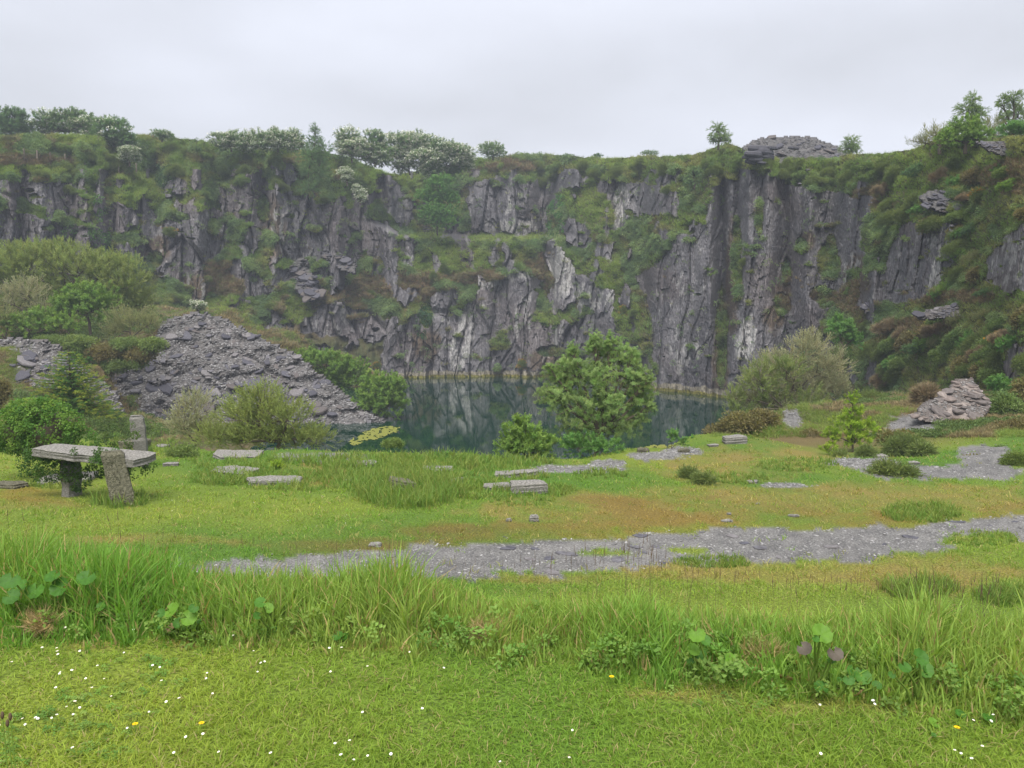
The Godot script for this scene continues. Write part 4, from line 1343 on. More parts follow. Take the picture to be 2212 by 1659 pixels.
func make_flowers():
	# daisies: a stalk with a white head round a yellow eye
	rng.seed = 640
	var hv := PackedVector3Array()
	var hi := PackedInt32Array()
	for i in 14:
		var a := TAU * i / 14
		var k := hv.size()
		var o := Vector3(cos(a), 0, sin(a))
		var s := Vector3(-sin(a), 0, cos(a))
		hv.append_array([o * 0.2, o * 0.75 + s * 0.2 + Vector3(0, 0.12, 0), o + Vector3(0, 0.1, 0), o * 0.75 - s * 0.2 + Vector3(0, 0.12, 0)])
		for e in [0, 1, 2, 0, 2, 3]: hi.append(k + e)
	var petals := tri_mesh(hv, PackedColorArray(), hi)
	M.white.cull_mode = BaseMaterial3D.CULL_DISABLED
	var eye := SphereMesh.new()
	eye.radius = 0.32
	eye.height = 0.4
	eye.radial_segments = 8
	eye.rings = 4
	var sv := PackedVector3Array()
	var si := PackedInt32Array()
	tube_into(sv, si, [Vector3.ZERO, Vector3(0.004, 0.5, 0), Vector3(0, 1, 0)], 0.035, 0.03)
	var stalk := tri_mesh(sv, PackedColorArray(), si)
	var spots_ := [[125, 1410], [135, 1420], [95, 1408], [140, 1455], [154, 1460], [131, 1464], [215, 1447], [190, 1472], [231, 1472], [125, 1494], [205, 1495], [150, 1534], [160, 1532], [173, 1534], [161, 1547], [115, 1552], [122, 1558], [57, 1561], [64, 1568], [78, 1565], [87, 1560], [450, 1460], [452, 1468], [568, 1434], [572, 1440], [510, 1375], [147, 1361], [287, 1370], [368, 1521], [392, 1524], [455, 1505], [283, 1576], [411, 1596], [382, 1634], [481, 1637], [593, 1645], [716, 1375], [738, 1411], [709, 1406], [793, 1450], [910, 1537], [953, 1452], [788, 1546], [745, 1650], [798, 1640], [848, 1634], [726, 1620], [760, 1652], [1235, 1581], [2060, 1633], [2074, 1635], [2120, 1628], [2103, 1656], [2126, 1565], [2148, 1556], [2092, 1566], [1890, 1527], [1879, 1529], [1768, 1528], [1763, 1634], [350, 1443], [335, 1440], [273, 1410], [355, 1480], [243, 1512], [1086, 1655], [1228, 1650]]
	for i in 14:
		spots_.append([rf(0, 900), rf(1400, 1650)])
	for i in 22:
		spots_.append([rf(100, 900), rf(1060, 1160)])
	var proto: Node3D = null
	for e in spots_:
		var p := on_ground(e[0], e[1] + 12.0, 2.0, 30.0)
		var o: Node3D
		if proto == null:
			o = Node3D.new()
			mesh_in("stalk", stalk, M.stem, o, Transform3D(Basis.IDENTITY.scaled(Vector3(0.03, 0.055, 0.03)), Vector3.ZERO))
			mesh_in("flower_head", petals, M.white, o, Transform3D(Basis.IDENTITY.scaled(Vector3.ONE * 0.0062), Vector3(0, 0.055, 0)))
			mesh_in("flower_eye", eye, M.yellow, o, Transform3D(Basis.IDENTITY.scaled(Vector3.ONE * 0.0062), Vector3(0, 0.055, 0)))
			proto = o
		else:
			o = proto.duplicate()
		o.name = numbered("daisy")
		add_child(o, true)
		o.transform = Transform3D(basis_up(Vector3(0, 1, 0.25) + rdir() * 0.3, rf(0, TAU)) * Basis.from_scale(Vector3.ONE * rf(0.75, 1.1)), p)
		tag(o, "small white daisy open in the short turf", "daisy", "daisies in the lawn")
	# a few yellow ones
	for e in [[293, 1582, "yellow flower in left foreground lawn among daisies"], [436, 1580, "yellow flower beside two daisies in the foreground lawn"], [1321, 1477, "lone yellow flower in lawn before the central tall grass"], [2066, 1590, "yellow flower at foot of the grass near right edge"]]:
		var p := on_ground(e[0], e[1] + 8.0, 2.0, 9.0)
		var o := thing("buttercup", e[2], "flower", p)
		mesh_in("stalk", stalk, M.stem, o, Transform3D(Basis.IDENTITY.scaled(Vector3(0.03, 0.05, 0.03)), Vector3.ZERO))
		mesh_in("flower_head", petals, M.yellow, o, Transform3D(Basis.IDENTITY.scaled(Vector3.ONE * 0.012), Vector3(0, 0.05, 0)))
	# flowering stems standing above the verge
	var hv2 := PackedVector3Array()
	var hi2 := PackedInt32Array()
	tube_into(hv2, hi2, [Vector3.ZERO, Vector3(0.1, 0.25, 0), Vector3(0.1, 0.7, 0.05), Vector3(0, 1, 0)], 0.07, 0.02)
	var ear := tri_mesh(hv2, PackedColorArray(), hi2)
	proto = null
	for i in 190:
		var px := rf(250, 2212) if i < 150 else rf(0, 2212)
		if i < 110: px = rf(1150, 2150)
		var front := table(verge_front, px)
		var p0 := on_ground(px, front, 2.2, 9.0)
		var d := -p0.z + rf(0.5, 1.6)
		var x := p0.x * d / -p0.z
		var o: Node3D
		if proto == null:
			o = Node3D.new()
			mesh_in("stalk", stalk, M.seed, o, Transform3D(Basis.IDENTITY.scaled(Vector3(0.045, 1.0, 0.045)), Vector3.ZERO))
			mesh_in("seed_head", ear, M.seed, o, Transform3D(Basis.IDENTITY.scaled(Vector3(0.075, 0.16, 0.075)), Vector3(0, 0.96, 0)))
			proto = o
		else:
			o = proto.duplicate()
		o.name = numbered("grass_flower_stem")
		add_child(o, true)
		o.transform = Transform3D(basis_up(Vector3(0, 1, 0) + rdir() * 0.14, rf(0, TAU)) * Basis.from_scale(Vector3.ONE * (table(verge_tall, px) * rf(0.95, 1.3) + 0.1)), Vector3(x, gat(x, d), -d))
		tag(o, "thin grass stem with a dark flower spike above the verge", "grass stem", "flowering grass stems in the verge")

func round_leaf(seed_: int) -> ArrayMesh:
	# a kidney-shaped leaf one unit across, notched where the stalk joins, cupped
	rng.seed = seed_
	var v := PackedVector3Array([Vector3(0, 0, 0)])
	var idx := PackedInt32Array()
	var cup := rf(0.1, 0.35)
	for ring in 3:
		for i in 22:
			var a := lerpf(-2.75, 2.75, i / 21.0)
			var r := (0.5 + 0.03 * cos(a * 9.0) + rf(-0.012, 0.012)) * (ring + 1) / 3.0
			if absf(a) > 2.2: r *= 0.92
			v.append(Vector3(sin(a) * r * 1.08, cup * r * r * 1.6 + 0.03 * cos(a * 5.0) * r, cos(a) * r + 0.12 * (ring + 1) / 3.0))
	for i in 21:
		for e in [0, 2 + i, 1 + i]: idx.append(e)
		for ring in 2:
			var a := 1 + ring * 22 + i
			for e in [a, a + 1, a + 22, a + 1, a + 23, a + 22]: idx.append(e)
	return tri_mesh(v, PackedColorArray(), idx)

func make_leafy_plants():
	var leaves := [round_leaf(91), round_leaf(92), round_leaf(93)]
	var greens := []
	for c in [Color(0.32, 0.5, 0.18), Color(0.28, 0.46, 0.16), Color(0.42, 0.58, 0.2), Color(0.42, 0.38, 0.36), Color(0.62, 0.52, 0.4)]:
		var m: StandardMaterial3D = M.bigleaf.duplicate()
		m.albedo_color = c
		m.vertex_color_use_as_albedo = false
		greens.append(m)
	var sv := PackedVector3Array()
	var si := PackedInt32Array()
	tube_into(sv, si, [Vector3.ZERO, Vector3(0.02, 0.5, 0), Vector3(0, 1, 0)], 0.006, 0.004)
	var stalk := tri_mesh(sv, PackedColorArray(), si)
	var plants := [
		["broad-leaved plant at far left of verge with a large round leaf", [[78, 1272, 46, 0], [25, 1250, 44, 1], [20, 1288, 40, 1], [118, 1242, 40, 1]]],
		["broad-leaved plant second from left, leaves tilted into the grass", [[134, 1268, 48, 1], [190, 1245, 44, 1], [155, 1310, 36, 2], [183, 1332, 34, 1], [215, 1312, 24, 0]]],
		["broad-leaved plant with pale folded leaves above a toothed leaf", [[366, 1318, 42, 2], [404, 1334, 40, 2], [420, 1312, 24, 1], [356, 1344, 22, 2], [366, 1356, 24, 4], [345, 1325, 22, 1]]],
		["single upright twin-leaved plant right of the pale-leaved one", [[566, 1302, 30, 0], [576, 1316, 30, 2], [558, 1330, 20, 1]]],
		["low round leaf in the centre-left tall grass clump", [[728, 1372, 26, 1], [742, 1376, 22, 1]]],
		["two-leaved plant in verge right of centre", [[1504, 1368, 40, 2], [1494, 1403, 34, 2], [1512, 1412, 30, 1]]],
		["small bright cupped leaf beside the two-leaved plant", [[1582, 1426, 32, 2], [1570, 1418, 18, 1]]],
		["tall round-leaved plant with two purplish withered leaves", [[1772, 1372, 48, 2], [1734, 1398, 36, 3], [1802, 1408, 38, 3], [1760, 1378, 20, 1]]],
		["low plant of three glossy round leaves at verge foot", [[1800, 1462, 46, 2], [1845, 1448, 36, 1], [1862, 1458, 40, 0], [1833, 1466, 26, 1]]],
		["plant with upright folded leaf near right end of verge", [[1984, 1420, 40, 1], [1992, 1446, 44, 0], [1952, 1438, 30, 1]]],
		["broad leaf plant at bottom right edge of the verge", [[2110, 1548, 30, 1], [2140, 1560, 34, 0], [2075, 1545, 26, 1]]],
		["pair of small heart leaves in the right lawn", [[2020, 1562, 28, 2], [2042, 1562, 16, 1], [1996, 1572, 16, 2]]],
		["small pale leaf pair at verge foot left of glossy plant", [[1755, 1518, 24, 2], [1775, 1525, 14, 1]]]]
	var k := 0
	for pl in plants:
		k += 1
		rng.seed = 700 + k
		var first: Array = pl[1][0]
		var front := table(verge_front, first[0]) - 6.0
		if first[1] > front: front = first[1] + 14.0
		var g := on_ground(first[0], front, 2.2, 9.0)
		var d := -g.z + 0.05
		var o := thing("butterbur", pl[0], "leafy plant", Vector3(g.x, gat(g.x, d), -d))
		var all: Array = pl[1].duplicate()
		if pl[1].size() > 2:
			for q in pl[1]:
				if rng.randf() < 0.7: all.append([q[0] + rf(-34, 34), q[1] + rf(2, 34), q[2] * rf(0.5, 0.8), rng.randi() % 2])
		for lf in all:
			var p := at(lf[0], lf[1], d - rf(-0.06, 0.16))
			var s: float = lf[2] * d / FL * 0.88
			var nrm := Vector3(rf(-0.4, 0.4), 1.0, rf(0.5, 1.2)).normalized()
			var b := basis_up(nrm, rf(0, TAU))
			mesh_in("leaf", leaves[rng.randi() % 3], greens[lf[3]], o, Transform3D(b.scaled(Vector3.ONE * s), p - o.position))
			var foot_ := Vector3(rf(-0.05, 0.05), -0.02, rf(-0.05, 0.05))
			var along := (p - o.position) - foot_
			mesh_in("leaf_stalk", stalk, M.stem, o, Transform3D(basis_up(along, 0.0) * Basis.from_scale(Vector3(1, 1, 1)) * Basis.from_scale(Vector3(1, along.length(), 1)), foot_))
	# the toothed leaf lying out over the lawn
	var tv := PackedVector3Array()
	var ti := PackedInt32Array()
	for i in 15:
		var t := i / 14.0
		var w := sin(PI * pow(t, 0.8)) * 0.16 * (1.0 if i % 2 == 0 else 0.45) + 0.01
		tv.append_array([Vector3(t, 0.02 * sin(t * 9.0) + 0.05 * t, -w), Vector3(t, 0.05 * t, 0), Vector3(t, 0.02 * cos(t * 7.0) + 0.05 * t, w)])
	for i in 14:
		var a := i * 3
		for e in [a, a + 3, a + 1, a + 1, a + 3, a + 4, a + 1, a + 4, a + 2, a + 2, a + 4, a + 5]: ti.append(e)
	var tp := on_ground(372, 1376, 2.2, 9.0)
	tag(mesh_in("dandelion_leaf", tri_mesh(tv, PackedColorArray(), ti), greens[2], null, Transform3D(Basis(Vector3.UP, 0.25) * Basis(Vector3.RIGHT, 0.5) * Basis.from_scale(Vector3.ONE * 0.19), tp + Vector3(0, 0.05, 0))), "long toothed pale green leaf at foot of the left verge", "leaf")
	# withered leaves lying at the verge's foot
	k = 0
	for e in [[1635, 1440, "crumpled brown leaf below bare patch in right verge"], [1690, 1475, "curled tan leaf on verge foot beside the bare patch"], [1852, 1508, "tan withered leaf under the glossy low plant"], [2158, 1505, "pale brown seed clock near right edge of verge"], [1735, 1417, "small tan leaf under the purplish withered leaves"]]:
		k += 1
		var p := on_ground(e[0], e[1] + 6.0, 2.2, 9.0)
		tag(mesh_in("withered_leaf", leaves[k % 3], greens[4], null, Transform3D(Basis(Vector3.UP, k * 1.3) * Basis(Vector3.RIGHT, 0.9) * Basis.from_scale(Vector3(0.06, 0.09, 0.05)), p + Vector3(0, 0.05, 0.03))), e[2], "withered leaf")
	# ribwort heads in the near left corner
	var sp := SphereMesh.new()
	sp.radius = 0.5
	sp.height = 1.0
	sp.radial_segments = 8
	sp.rings = 6
	for e in [[5, 1545, "tall brown ribwort head at left frame edge"], [22, 1548, "brown ribwort head just right of the tallest one"], [16, 1562, "ribwort head lowest of the three at left edge"]]:
		var p := at(e[0], e[1], 2.35)
		var gy := gat(p.x, 2.35)
		var o := thing("ribwort", e[2], "wild flower", Vector3(p.x, gy, p.z))
		mesh_in("stalk", stalk, M.stem, o, Transform3D(Basis.from_scale(Vector3(0.4, p.y - gy, 0.4)), Vector3.ZERO))
		mesh_in("seed_head", sp, M.seed, o, Transform3D(Basis.from_scale(Vector3(0.011, 0.026, 0.011)), Vector3(0, p.y - gy, 0)))
	# straw left in the verge
	var bx := []
	var bc := PackedColorArray()
	for e in [[1050, 1375, 34, 22], [1650, 1425, 60, 26], [90, 1360, 50, 20]]:
		for i in 40:
			var p := on_ground(e[0] + rf(-1, 1) * e[2] * 0.6, e[1] + rf(0, 1) * e[3], 2.2, 9.0)
			bx.append(Transform3D(basis_up(Vector3(0, 0.5, 0.3) + rdir() * 0.8, rf(0, TAU)) * Basis.from_scale(Vector3.ONE * rf(0.08, 0.15)), p + Vector3(0, 0.06, 0)))
			bc.append(vary(lin(0.42, 0.32, 0.17), 0.2))
	tag(scatter("dry_grass", L.tall[0], M.dull, bx, bc), "tufts of dead straw in the verge", "dry grass", "", "stuff")

# ------------------------------------------------------------------ what grows and lies where
func make_heaps():
	heap("slate_heap", "large grey slate waste tip sloping down to the pond", "slate heap", [340, 724, 350, 700, 380, 686, 430, 678, 480, 690, 560, 730, 640, 770, 700, 820, 762, 868, 832, 914, 800, 932, 740, 952, 690, 962, 600, 950, 330, 930, 215, 890, 200, 852, 250, 800, 310, 768], at(430, 680, 60), Vector3(0.16, 1.0, 0.95).normalized(), 5.0, 300, 14000, Vector2(0.42, 1.25), 0.1, 1, 0.7)
	heap("slate_strip", "pale slate spoil slope at far left behind the spruce", "slate heap", [-60, 728, 0, 733, 60, 734, 120, 745, 150, 772, 250, 850, 268, 890, 150, 880, 0, 850, -60, 850], at(60, 740, 47), Vector3(0.1, 1.0, 0.8).normalized(), 5.0, 130, 3000, Vector2(0.4, 1.0), 0.15, 2, 0.6)
	heap("cliff_top_tip", "grey slate tip rising on the cliff top against the sky", "slate heap", [1603, 322, 1630, 304, 1668, 296, 1750, 296, 1786, 308, 1836, 334, 1820, 352, 1700, 356, 1625, 352], at(1720, 300, 82), Vector3(0.1, 1.0, 0.8).normalized(), 3.0, 60, 1300, Vector2(0.45, 1.0), 0.0, 3, 0.4, 0.65)
	heap("scree_patch", "dark slate scree caught on the scrub slope upper right", "scree", [1985, 425, 2012, 412, 2060, 418, 2080, 445, 2078, 460, 2040, 460, 2000, 446], on_cliff(2040, 440) + Vector3(0, 0.1, 0.3), Vector3(-0.1, 1.0, 1.1).normalized(), 3.0, 70, 200, Vector2(0.3, 0.75), 0.0, 4, 0.3, 0.65)
	heap("scree_patch", "thin grey scree band on the brown slope right of the cliff", "scree", [1975, 680, 2040, 662, 2138, 647, 2140, 664, 2080, 682, 1990, 690], on_cliff(2060, 670) + Vector3(0, 0.1, 0.3), Vector3(-0.2, 1.0, 0.9).normalized(), 3.0, 60, 260, Vector2(0.25, 0.6), 0.25, 5, 0.2)
	heap("scree_patch", "slate spoil on skyline at the far right under birches", "scree", [2108, 308, 2240, 302, 2240, 332, 2180, 340, 2140, 328], on_cliff(2170, 320) + Vector3(0, 0.2, 0.6), Vector3(0.0, 1.0, 1.2).normalized(), 3.0, 50, 300, Vector2(0.25, 0.6), 0.1, 6, 0.2, 0.65)
	heap("rock_pile", "jumbled stack of broken slate on the left cliff shoulder", "rock pile", [560, 645, 596, 610, 618, 566, 650, 556, 668, 566, 680, 600, 694, 640, 672, 650, 630, 622, 600, 655], on_cliff(640, 610) + Vector3(0, 0, 1.4), Vector3(0.0, 0.75, 1.0).normalized(), 3.0, 110, 260, Vector2(0.7, 1.9), 0.0, 7, 0.9, 0.65)
	heap("rock_pile", "small dark slate pile right of the jumbled stack", "rock pile", [694, 552, 730, 545, 770, 575, 765, 592, 730, 580], on_cliff(735, 568) + Vector3(0, 0, 1.0), Vector3(0.0, 0.75, 1.0).normalized(), 3.0, 30, 80, Vector2(0.5, 1.3), 0.1, 8, 0.6, 0.65)
	heap("rubble_pile", "pale pinkish rubble of big slate blocks at right hillside foot", "rubble heap", [1972, 900, 1990, 876, 2040, 850, 2065, 822, 2098, 818, 2120, 850, 2142, 872, 2130, 896, 2080, 912, 2010, 912], at(2040, 905, 25.2), Vector3(-0.1, 1.0, 0.6).normalized(), 3.0, 110, 900, Vector2(0.2, 0.62), 0.7, 9, 0.2)
	heap("scree_patch", "small stone spill on the slope below the rubble of the ledge", "scree", [1860, 660, 1880, 655, 1890, 668, 1870, 676], on_cliff(1875, 665) + Vector3(0, 0.1, 0.5), Vector3(0, 1, 1).normalized(), 3.0, 12, 30, Vector2(0.3, 0.7), 0.2, 10, 0.2)
	# the layered outcrop below the cliff-top tip
	rng.seed = 5200
	var c := on_cliff(1640, 352) + Vector3(0, 0, 0.6)
	var o := thing("rock_outcrop", "layered dark rock ledges jutting out below the cliff-top tip", "rock outcrop", c)
	for e in [[1640, 322, 1.9, 0.28], [1650, 328, 1.7, 0.3], [1630, 333, 1.5, 0.25], [1648, 338, 1.6, 0.35], [1634, 345, 1.3, 0.3], [1622, 350, 1.0, 0.3], [1646, 352, 0.9, 0.3], [1612, 340, 0.7, 0.25], [1714, 320, 0.8, 0.2], [1668, 320, 0.9, 0.25]]:
		var d: float = -c.z - 0.6 + rf(-0.3, 0.3)
		var s: float = e[2] * 1.35
		mesh_in("slate", L.slates[rng.randi() % 10], M.slates[4 if rng.randf() < 0.6 else 1], o, Transform3D(basis_up(Vector3(0.12, 1, 0.1) + rdir() * 0.06, rf(-0.4, 0.4)) * Basis.from_scale(Vector3(s, s * 1.6, s * 0.8)), at(e[0], e[1], d) - c))
	# dry stone wall on the bench
	rng.seed = 5300
	c = on_cliff(926, 500) + Vector3(0, 0.0, 1.2)
	o = thing("dry_stone_wall", "ruined dry stone wall on the grassy bench under the tree", "stone wall", c)
	o.set_meta("kind", "thing")
	for row in 5:
		for i in 13:
			var px := 896.0 + i * 5.0 + row * 1.5
			if row > 2 and (i > 3 + row and i < 8) or row > 3 and i > 9: continue
			var s := rf(0.42, 0.6)
			mesh_in("slate", L.slates[rng.randi() % 10], M.slates[rng.randi() % 5], o, Transform3D(basis_up(Vector3(0, 1, 0) + rdir() * 0.1, rf(-0.3, 0.3)) * Basis.from_scale(Vector3(s, s * 1.5, s)), at(px, 503 - row * 3.6, -c.z) - c))
	# boulders standing out on the slopes
	var k := 0
	for e in [[736, 660, 18, "pale flat boulder resting on the scree slope above the pond"], [1418, 641, 14, "grey boulder on the green ledge left of the tall cliff"], [762, 718, 12, "small round boulder below the pale flat one"], [536, 655, 16, "flat stone on grass left of the jumbled slate stack"]]:
		k += 1
		var p := on_cliff(e[0], e[1])
		var s: float = e[2] * -p.z / FL
		tag(mesh_in("boulder", L.chips[k % 3], M.slates[2], null, Transform3D(Basis(Vector3.UP, k) * Basis.from_scale(Vector3(s, s * 1.8, s)), p + Vector3(0, s * 0.2, 0.3))), e[3], "boulder")

func ivy_on(called: String, label: String, blobs: Array, d: float, leaf_m: float, dens: float, a: Color, b: Color, seed_: int, on_rock := false):
	rng.seed = 7000 + seed_
	var base := at(blobs[0][0], blobs[0][1] + blobs[0][3], d)
	var o := thing(called, label, "ivy", base)
	var xs := []
	var cols := PackedColorArray()
	for e in blobs:
		var n := int(dens * e[2] * e[3] / pow(leaf_m * FL / d, 2.0) * 0.9)
		for i in n:
			var dir := rdir()
			if dir.z < -0.2: dir.z = -dir.z
			var px: float = e[0] + dir.x * e[2]
			var py: float = e[1] - dir.y * e[3]
			var p := at(px, py, d - dir.z * minf(e[2], e[3]) * d / FL * 0.9 * rf(0.82, 1.04))
			if on_rock: p = on_cliff(px, py) + Vector3(0, 0, rf(0.0, 0.5))
			var up := (dir + Vector3(0, 0.3, 0.3) + rdir() * 0.4).normalized()
			xs.append(Transform3D(basis_up(up, rf(0, TAU)) * Basis.from_scale(Vector3.ONE * leaf_m * rf(0.8, 1.5)), p - base))
			var fresh := clampf(rf(-0.2, 0.7) + dir.y * 0.0, 0, 1)
			cols.append(vary(a.lerp(b, fresh), 0.2))
	tag(scatter("foliage", L.ivy, M.leaf, xs, cols, o), "", "", "", "stuff")
	return o

func make_ivy():
	var o = ivy_on("ivy_mound", "dense ivy mound of glossy leaves behind the stone table", [[85, 925, 92, 62], [30, 935, 50, 50], [150, 955, 60, 34], [60, 900, 50, 36]], 15.2, 0.08, 2.6, lin(0.1, 0.22, 0.045), lin(0.3, 0.46, 0.09), 1)
	# the stones it has grown over
	var core := SphereMesh.new()
	core.radius = 0.5
	core.height = 1.0
	core.radial_segments = 20
	core.rings = 10
	mesh_in("stem_mass", core, M.bark, o, Transform3D(Basis.from_scale(Vector3(1.45, 0.95, 0.8)), at(85, 935, 15.3) - o.position))
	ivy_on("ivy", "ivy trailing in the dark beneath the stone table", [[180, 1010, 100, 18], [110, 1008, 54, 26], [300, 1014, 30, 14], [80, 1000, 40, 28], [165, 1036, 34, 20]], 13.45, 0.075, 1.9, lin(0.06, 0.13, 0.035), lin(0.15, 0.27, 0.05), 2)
	ivy_on("ivy", "small ivy sprig climbing over front edge of table slab", [[232, 984, 26, 16], [222, 1000, 22, 22], [190, 975, 30, 4]], 12.85, 0.065, 2.0, lin(0.060, 0.132, 0.036), lin(0.156, 0.288, 0.048), 3)
	ivy_on("ivy", "ivy over the low boulder left of the upright slate post", [[262, 940, 34, 26], [240, 960, 40, 18]], 16.0, 0.07, 1.2, lin(0.084, 0.144, 0.048), lin(0.180, 0.240, 0.084), 4)
	ivy_on("ivy", "bright green ivy curtain on rock face above the bench", [[1203, 470, 18, 38], [1208, 445, 12, 22], [1196, 495, 14, 18]], 110.0, 0.5, 3.0, lin(0.072, 0.192, 0.060), lin(0.132, 0.300, 0.084), 5, true)
	ivy_on("ivy", "ivy column hanging down the left cliff beside the gap", [[216, 490, 14, 60], [214, 530, 18, 30]], 80.0, 0.42, 2.2, lin(0.072, 0.156, 0.048), lin(0.120, 0.240, 0.072), 6, true)
	ivy_on("ivy", "ivy patch at foot of the far left rock wall", [[150, 515, 14, 28], [128, 528, 14, 16]], 78.0, 0.42, 2.0, lin(0.072, 0.156, 0.048), lin(0.120, 0.240, 0.072), 7, true)
	ivy_on("ivy", "dark ivy clump on the pond wall left of white streaks", [[915, 698, 12, 30], [920, 680, 10, 16]], 96.0, 0.42, 2.6, lin(0.042, 0.108, 0.042), lin(0.072, 0.168, 0.060), 8, true)
	ivy_on("ivy", "ivy over the crag top at left of the flowering thorn slope", [[355, 375, 16, 22], [350, 395, 12, 20]], 92.0, 0.45, 2.4, lin(0.060, 0.132, 0.054), lin(0.096, 0.192, 0.072), 9, true)

func make_trees():
	var flower := lin(0.7, 0.72, 0.64)
	# the wood on the left terrace
	tree("willow_bush", "large grey-green willow mass at left beneath the cliff", "bush", "", [150, 725], 58, [[60, 575, 85, 55], [180, 585, 100, 50], [270, 620, 66, 66], [10, 600, 60, 60], [130, 640, 90, 60], [300, 660, 36, 44], [-60, 600, 60, 70], [60, 545, 60, 30], [130, 545, 60, 30], [220, 570, 60, 36], [230, 640, 70, 60], [40, 660, 70, 50]], "willow", 1.8, 0.14, flower, 0.0, 1, 1.25)
	tree("willow_bush", "pale catkin-coloured willow at left edge before the large mass", "bush", "", [60, 710], 54, [[60, 635, 55, 44], [95, 670, 45, 36], [10, 650, 40, 40]], "silver", 1.3, 0.1, flower, 0.0, 2, 1.2)
	tree("leafy_bush", "rounded bright green bush in the middle of left wood", "bush", "", [195, 710], 53, [[190, 640, 62, 38], [150, 665, 45, 36], [215, 665, 44, 34]], "fresh", 1.6, 0.1, flower, 0.0, 3)
	tree("leafy_bush", "low green bush at lower left of the left wood", "bush", "", [60, 735], 51, [[90, 695, 50, 32], [40, 705, 50, 32], [140, 700, 40, 28]], "fresh", 1.4, 0.08, flower, 0.0, 4)
	tree("sallow_bush", "soft olive sallow at right end of the left wood", "bush", "", [285, 740], 52, [[285, 695, 62, 36], [250, 715, 40, 28], [325, 700, 30, 26]], "sallow", 1.7, 0.08, flower, 0.0, 5, 1.2)
	tree("sallow_bush", "dull olive sallow at bottom left before the wood", "bush", "", [10, 745], 50, [[10, 690, 40, 36], [-50, 690, 60, 60]], "sallow", 1.4, 0.08, flower, 0.0, 6, 1.2)
	for e in [[170, 745, 40, 20, "bramble"], [230, 760, 45, 18, "bronze"], [300, 765, 40, 16, "bronze"], [330, 745, 30, 16, "bramble"], [270, 742, 36, 16, "bramble"], [110, 738, 40, 14, "bramble"], [190, 775, 44, 16, "green"], [250, 790, 40, 16, "bramble"], [210, 800, 40, 14, "bronze"], [290, 785, 30, 12, "bramble"], [160, 800, 36, 14, "bramble"]]:
		tree("heath_bush", "low heathy bush on the slope under the left wood", "bush", "low bushes under the left wood", [e[0], e[1] + e[3]], 49, [[e[0], e[1], e[2], e[3]]], e[4], 2.2, 0.0, flower, 0.0, 7, 1.6)
	spruce("spruce", "young dark green spruce with yellowish shoot tips at left", [155, 915], 31.0, 752.0, 104.0)
	tree("heath_bush", "brown leafless-looking bush at left edge beside the spruce", "bush", "", [-5, 870], 30, [[-10, 850, 36, 34], [-40, 860, 40, 30]], "bronze", 2.0, 0.0, flower, 0.0, 8)
	# in front of the heap
	tree("willow_bush", "wide yellow-green willow before the slate heap", "bush", "", [600, 980], 21.5, [[560, 862, 70, 46], [520, 905, 82, 48], [620, 905, 84, 50], [560, 940, 110, 38], [680, 945, 54, 34], [470, 940, 60, 34], [640, 950, 84, 32], [500, 950, 80, 30], [560, 900, 96, 50]], "gold", 2.0, 0.06, flower, 0.0, 9, 0.85)
	tree("willow_bush", "silvery grey willow left of the yellow-green one", "bush", "", [420, 975], 22.5, [[420, 880, 50, 46], [395, 920, 50, 46], [440, 930, 50, 40]], "silver", 1.9, 0.05, flower, 0.0, 10, 0.85)
	tree("leafy_bush", "green bush behind right flank of the slate heap", "bush", "", [720, 850], 62, [[705, 785, 62, 34], [755, 805, 48, 36], [670, 775, 36, 24], [730, 820, 50, 34]], "fresh", 1.6, 0.1, flower, 0.0, 11)
	tree("leafy_bush", "bright green bush overhanging the pond by heap's toe", "bush", "", [815, 915], 56, [[820, 845, 54, 42], [800, 880, 48, 34], [845, 875, 38, 38], [850, 840, 30, 34]], "fresh", 1.9, 0.1, flower, 0.0, 12)
	# the tree in the middle and what stands round it
	tree("ash_tree", "tall feathery light green tree standing before the pond", "tree", "", [1285, 990], 22.5, [[1286, 735, 16, 26], [1318, 748, 18, 30], [1238, 760, 14, 26], [1290, 762, 36, 30], [1235, 790, 40, 32], [1340, 775, 44, 40], [1215, 822, 48, 38], [1290, 815, 60, 44], [1365, 820, 42, 44], [1215, 868, 58, 46], [1300, 880, 70, 52], [1376, 866, 44, 46], [1180, 850, 24, 20], [1398, 825, 20, 24], [1190, 800, 16, 18], [1370, 775, 16, 22], [1405, 880, 16, 20], [1255, 925, 62, 48], [1330, 925, 52, 42], [1378, 905, 34, 26]], "ash", 3.2, 0.08, flower, 0.0, 13, 1.0)
	tree("leafy_bush", "rounded pale green bush left of the feathery tree", "bush", "", [1140, 1000], 20, [[1132, 940, 54, 44], [1162, 965, 50, 38], [1105, 960, 34, 38], [1130, 970, 60, 34]], "fresh", 1.5, 0.04, flower, 0.0, 14, 0.62)
	tree("leafy_bush", "low dark green bush at foot of the feathery tree", "bush", "", [1265, 1000], 20.5, [[1250, 965, 52, 32], [1305, 968, 48, 26]], "green", 1.2, 0.03, flower, 0.0, 15, 0.6)
	tree("sapling", "thin young sapling on pond bank right of the tree", "sapling", "", [1450, 975], 21.5, [[1450, 945, 18, 22], [1475, 955, 16, 12]], "green", 0.8, 0.015, flower, 0.0, 16, 0.5)
	tree("sapling", "small leafy sapling beside the bank-edge slab", "sapling", "", [1495, 975], 23, [[1500, 955, 16, 14]], "green", 0.8, 0.012, flower, 0.0, 17, 0.5)
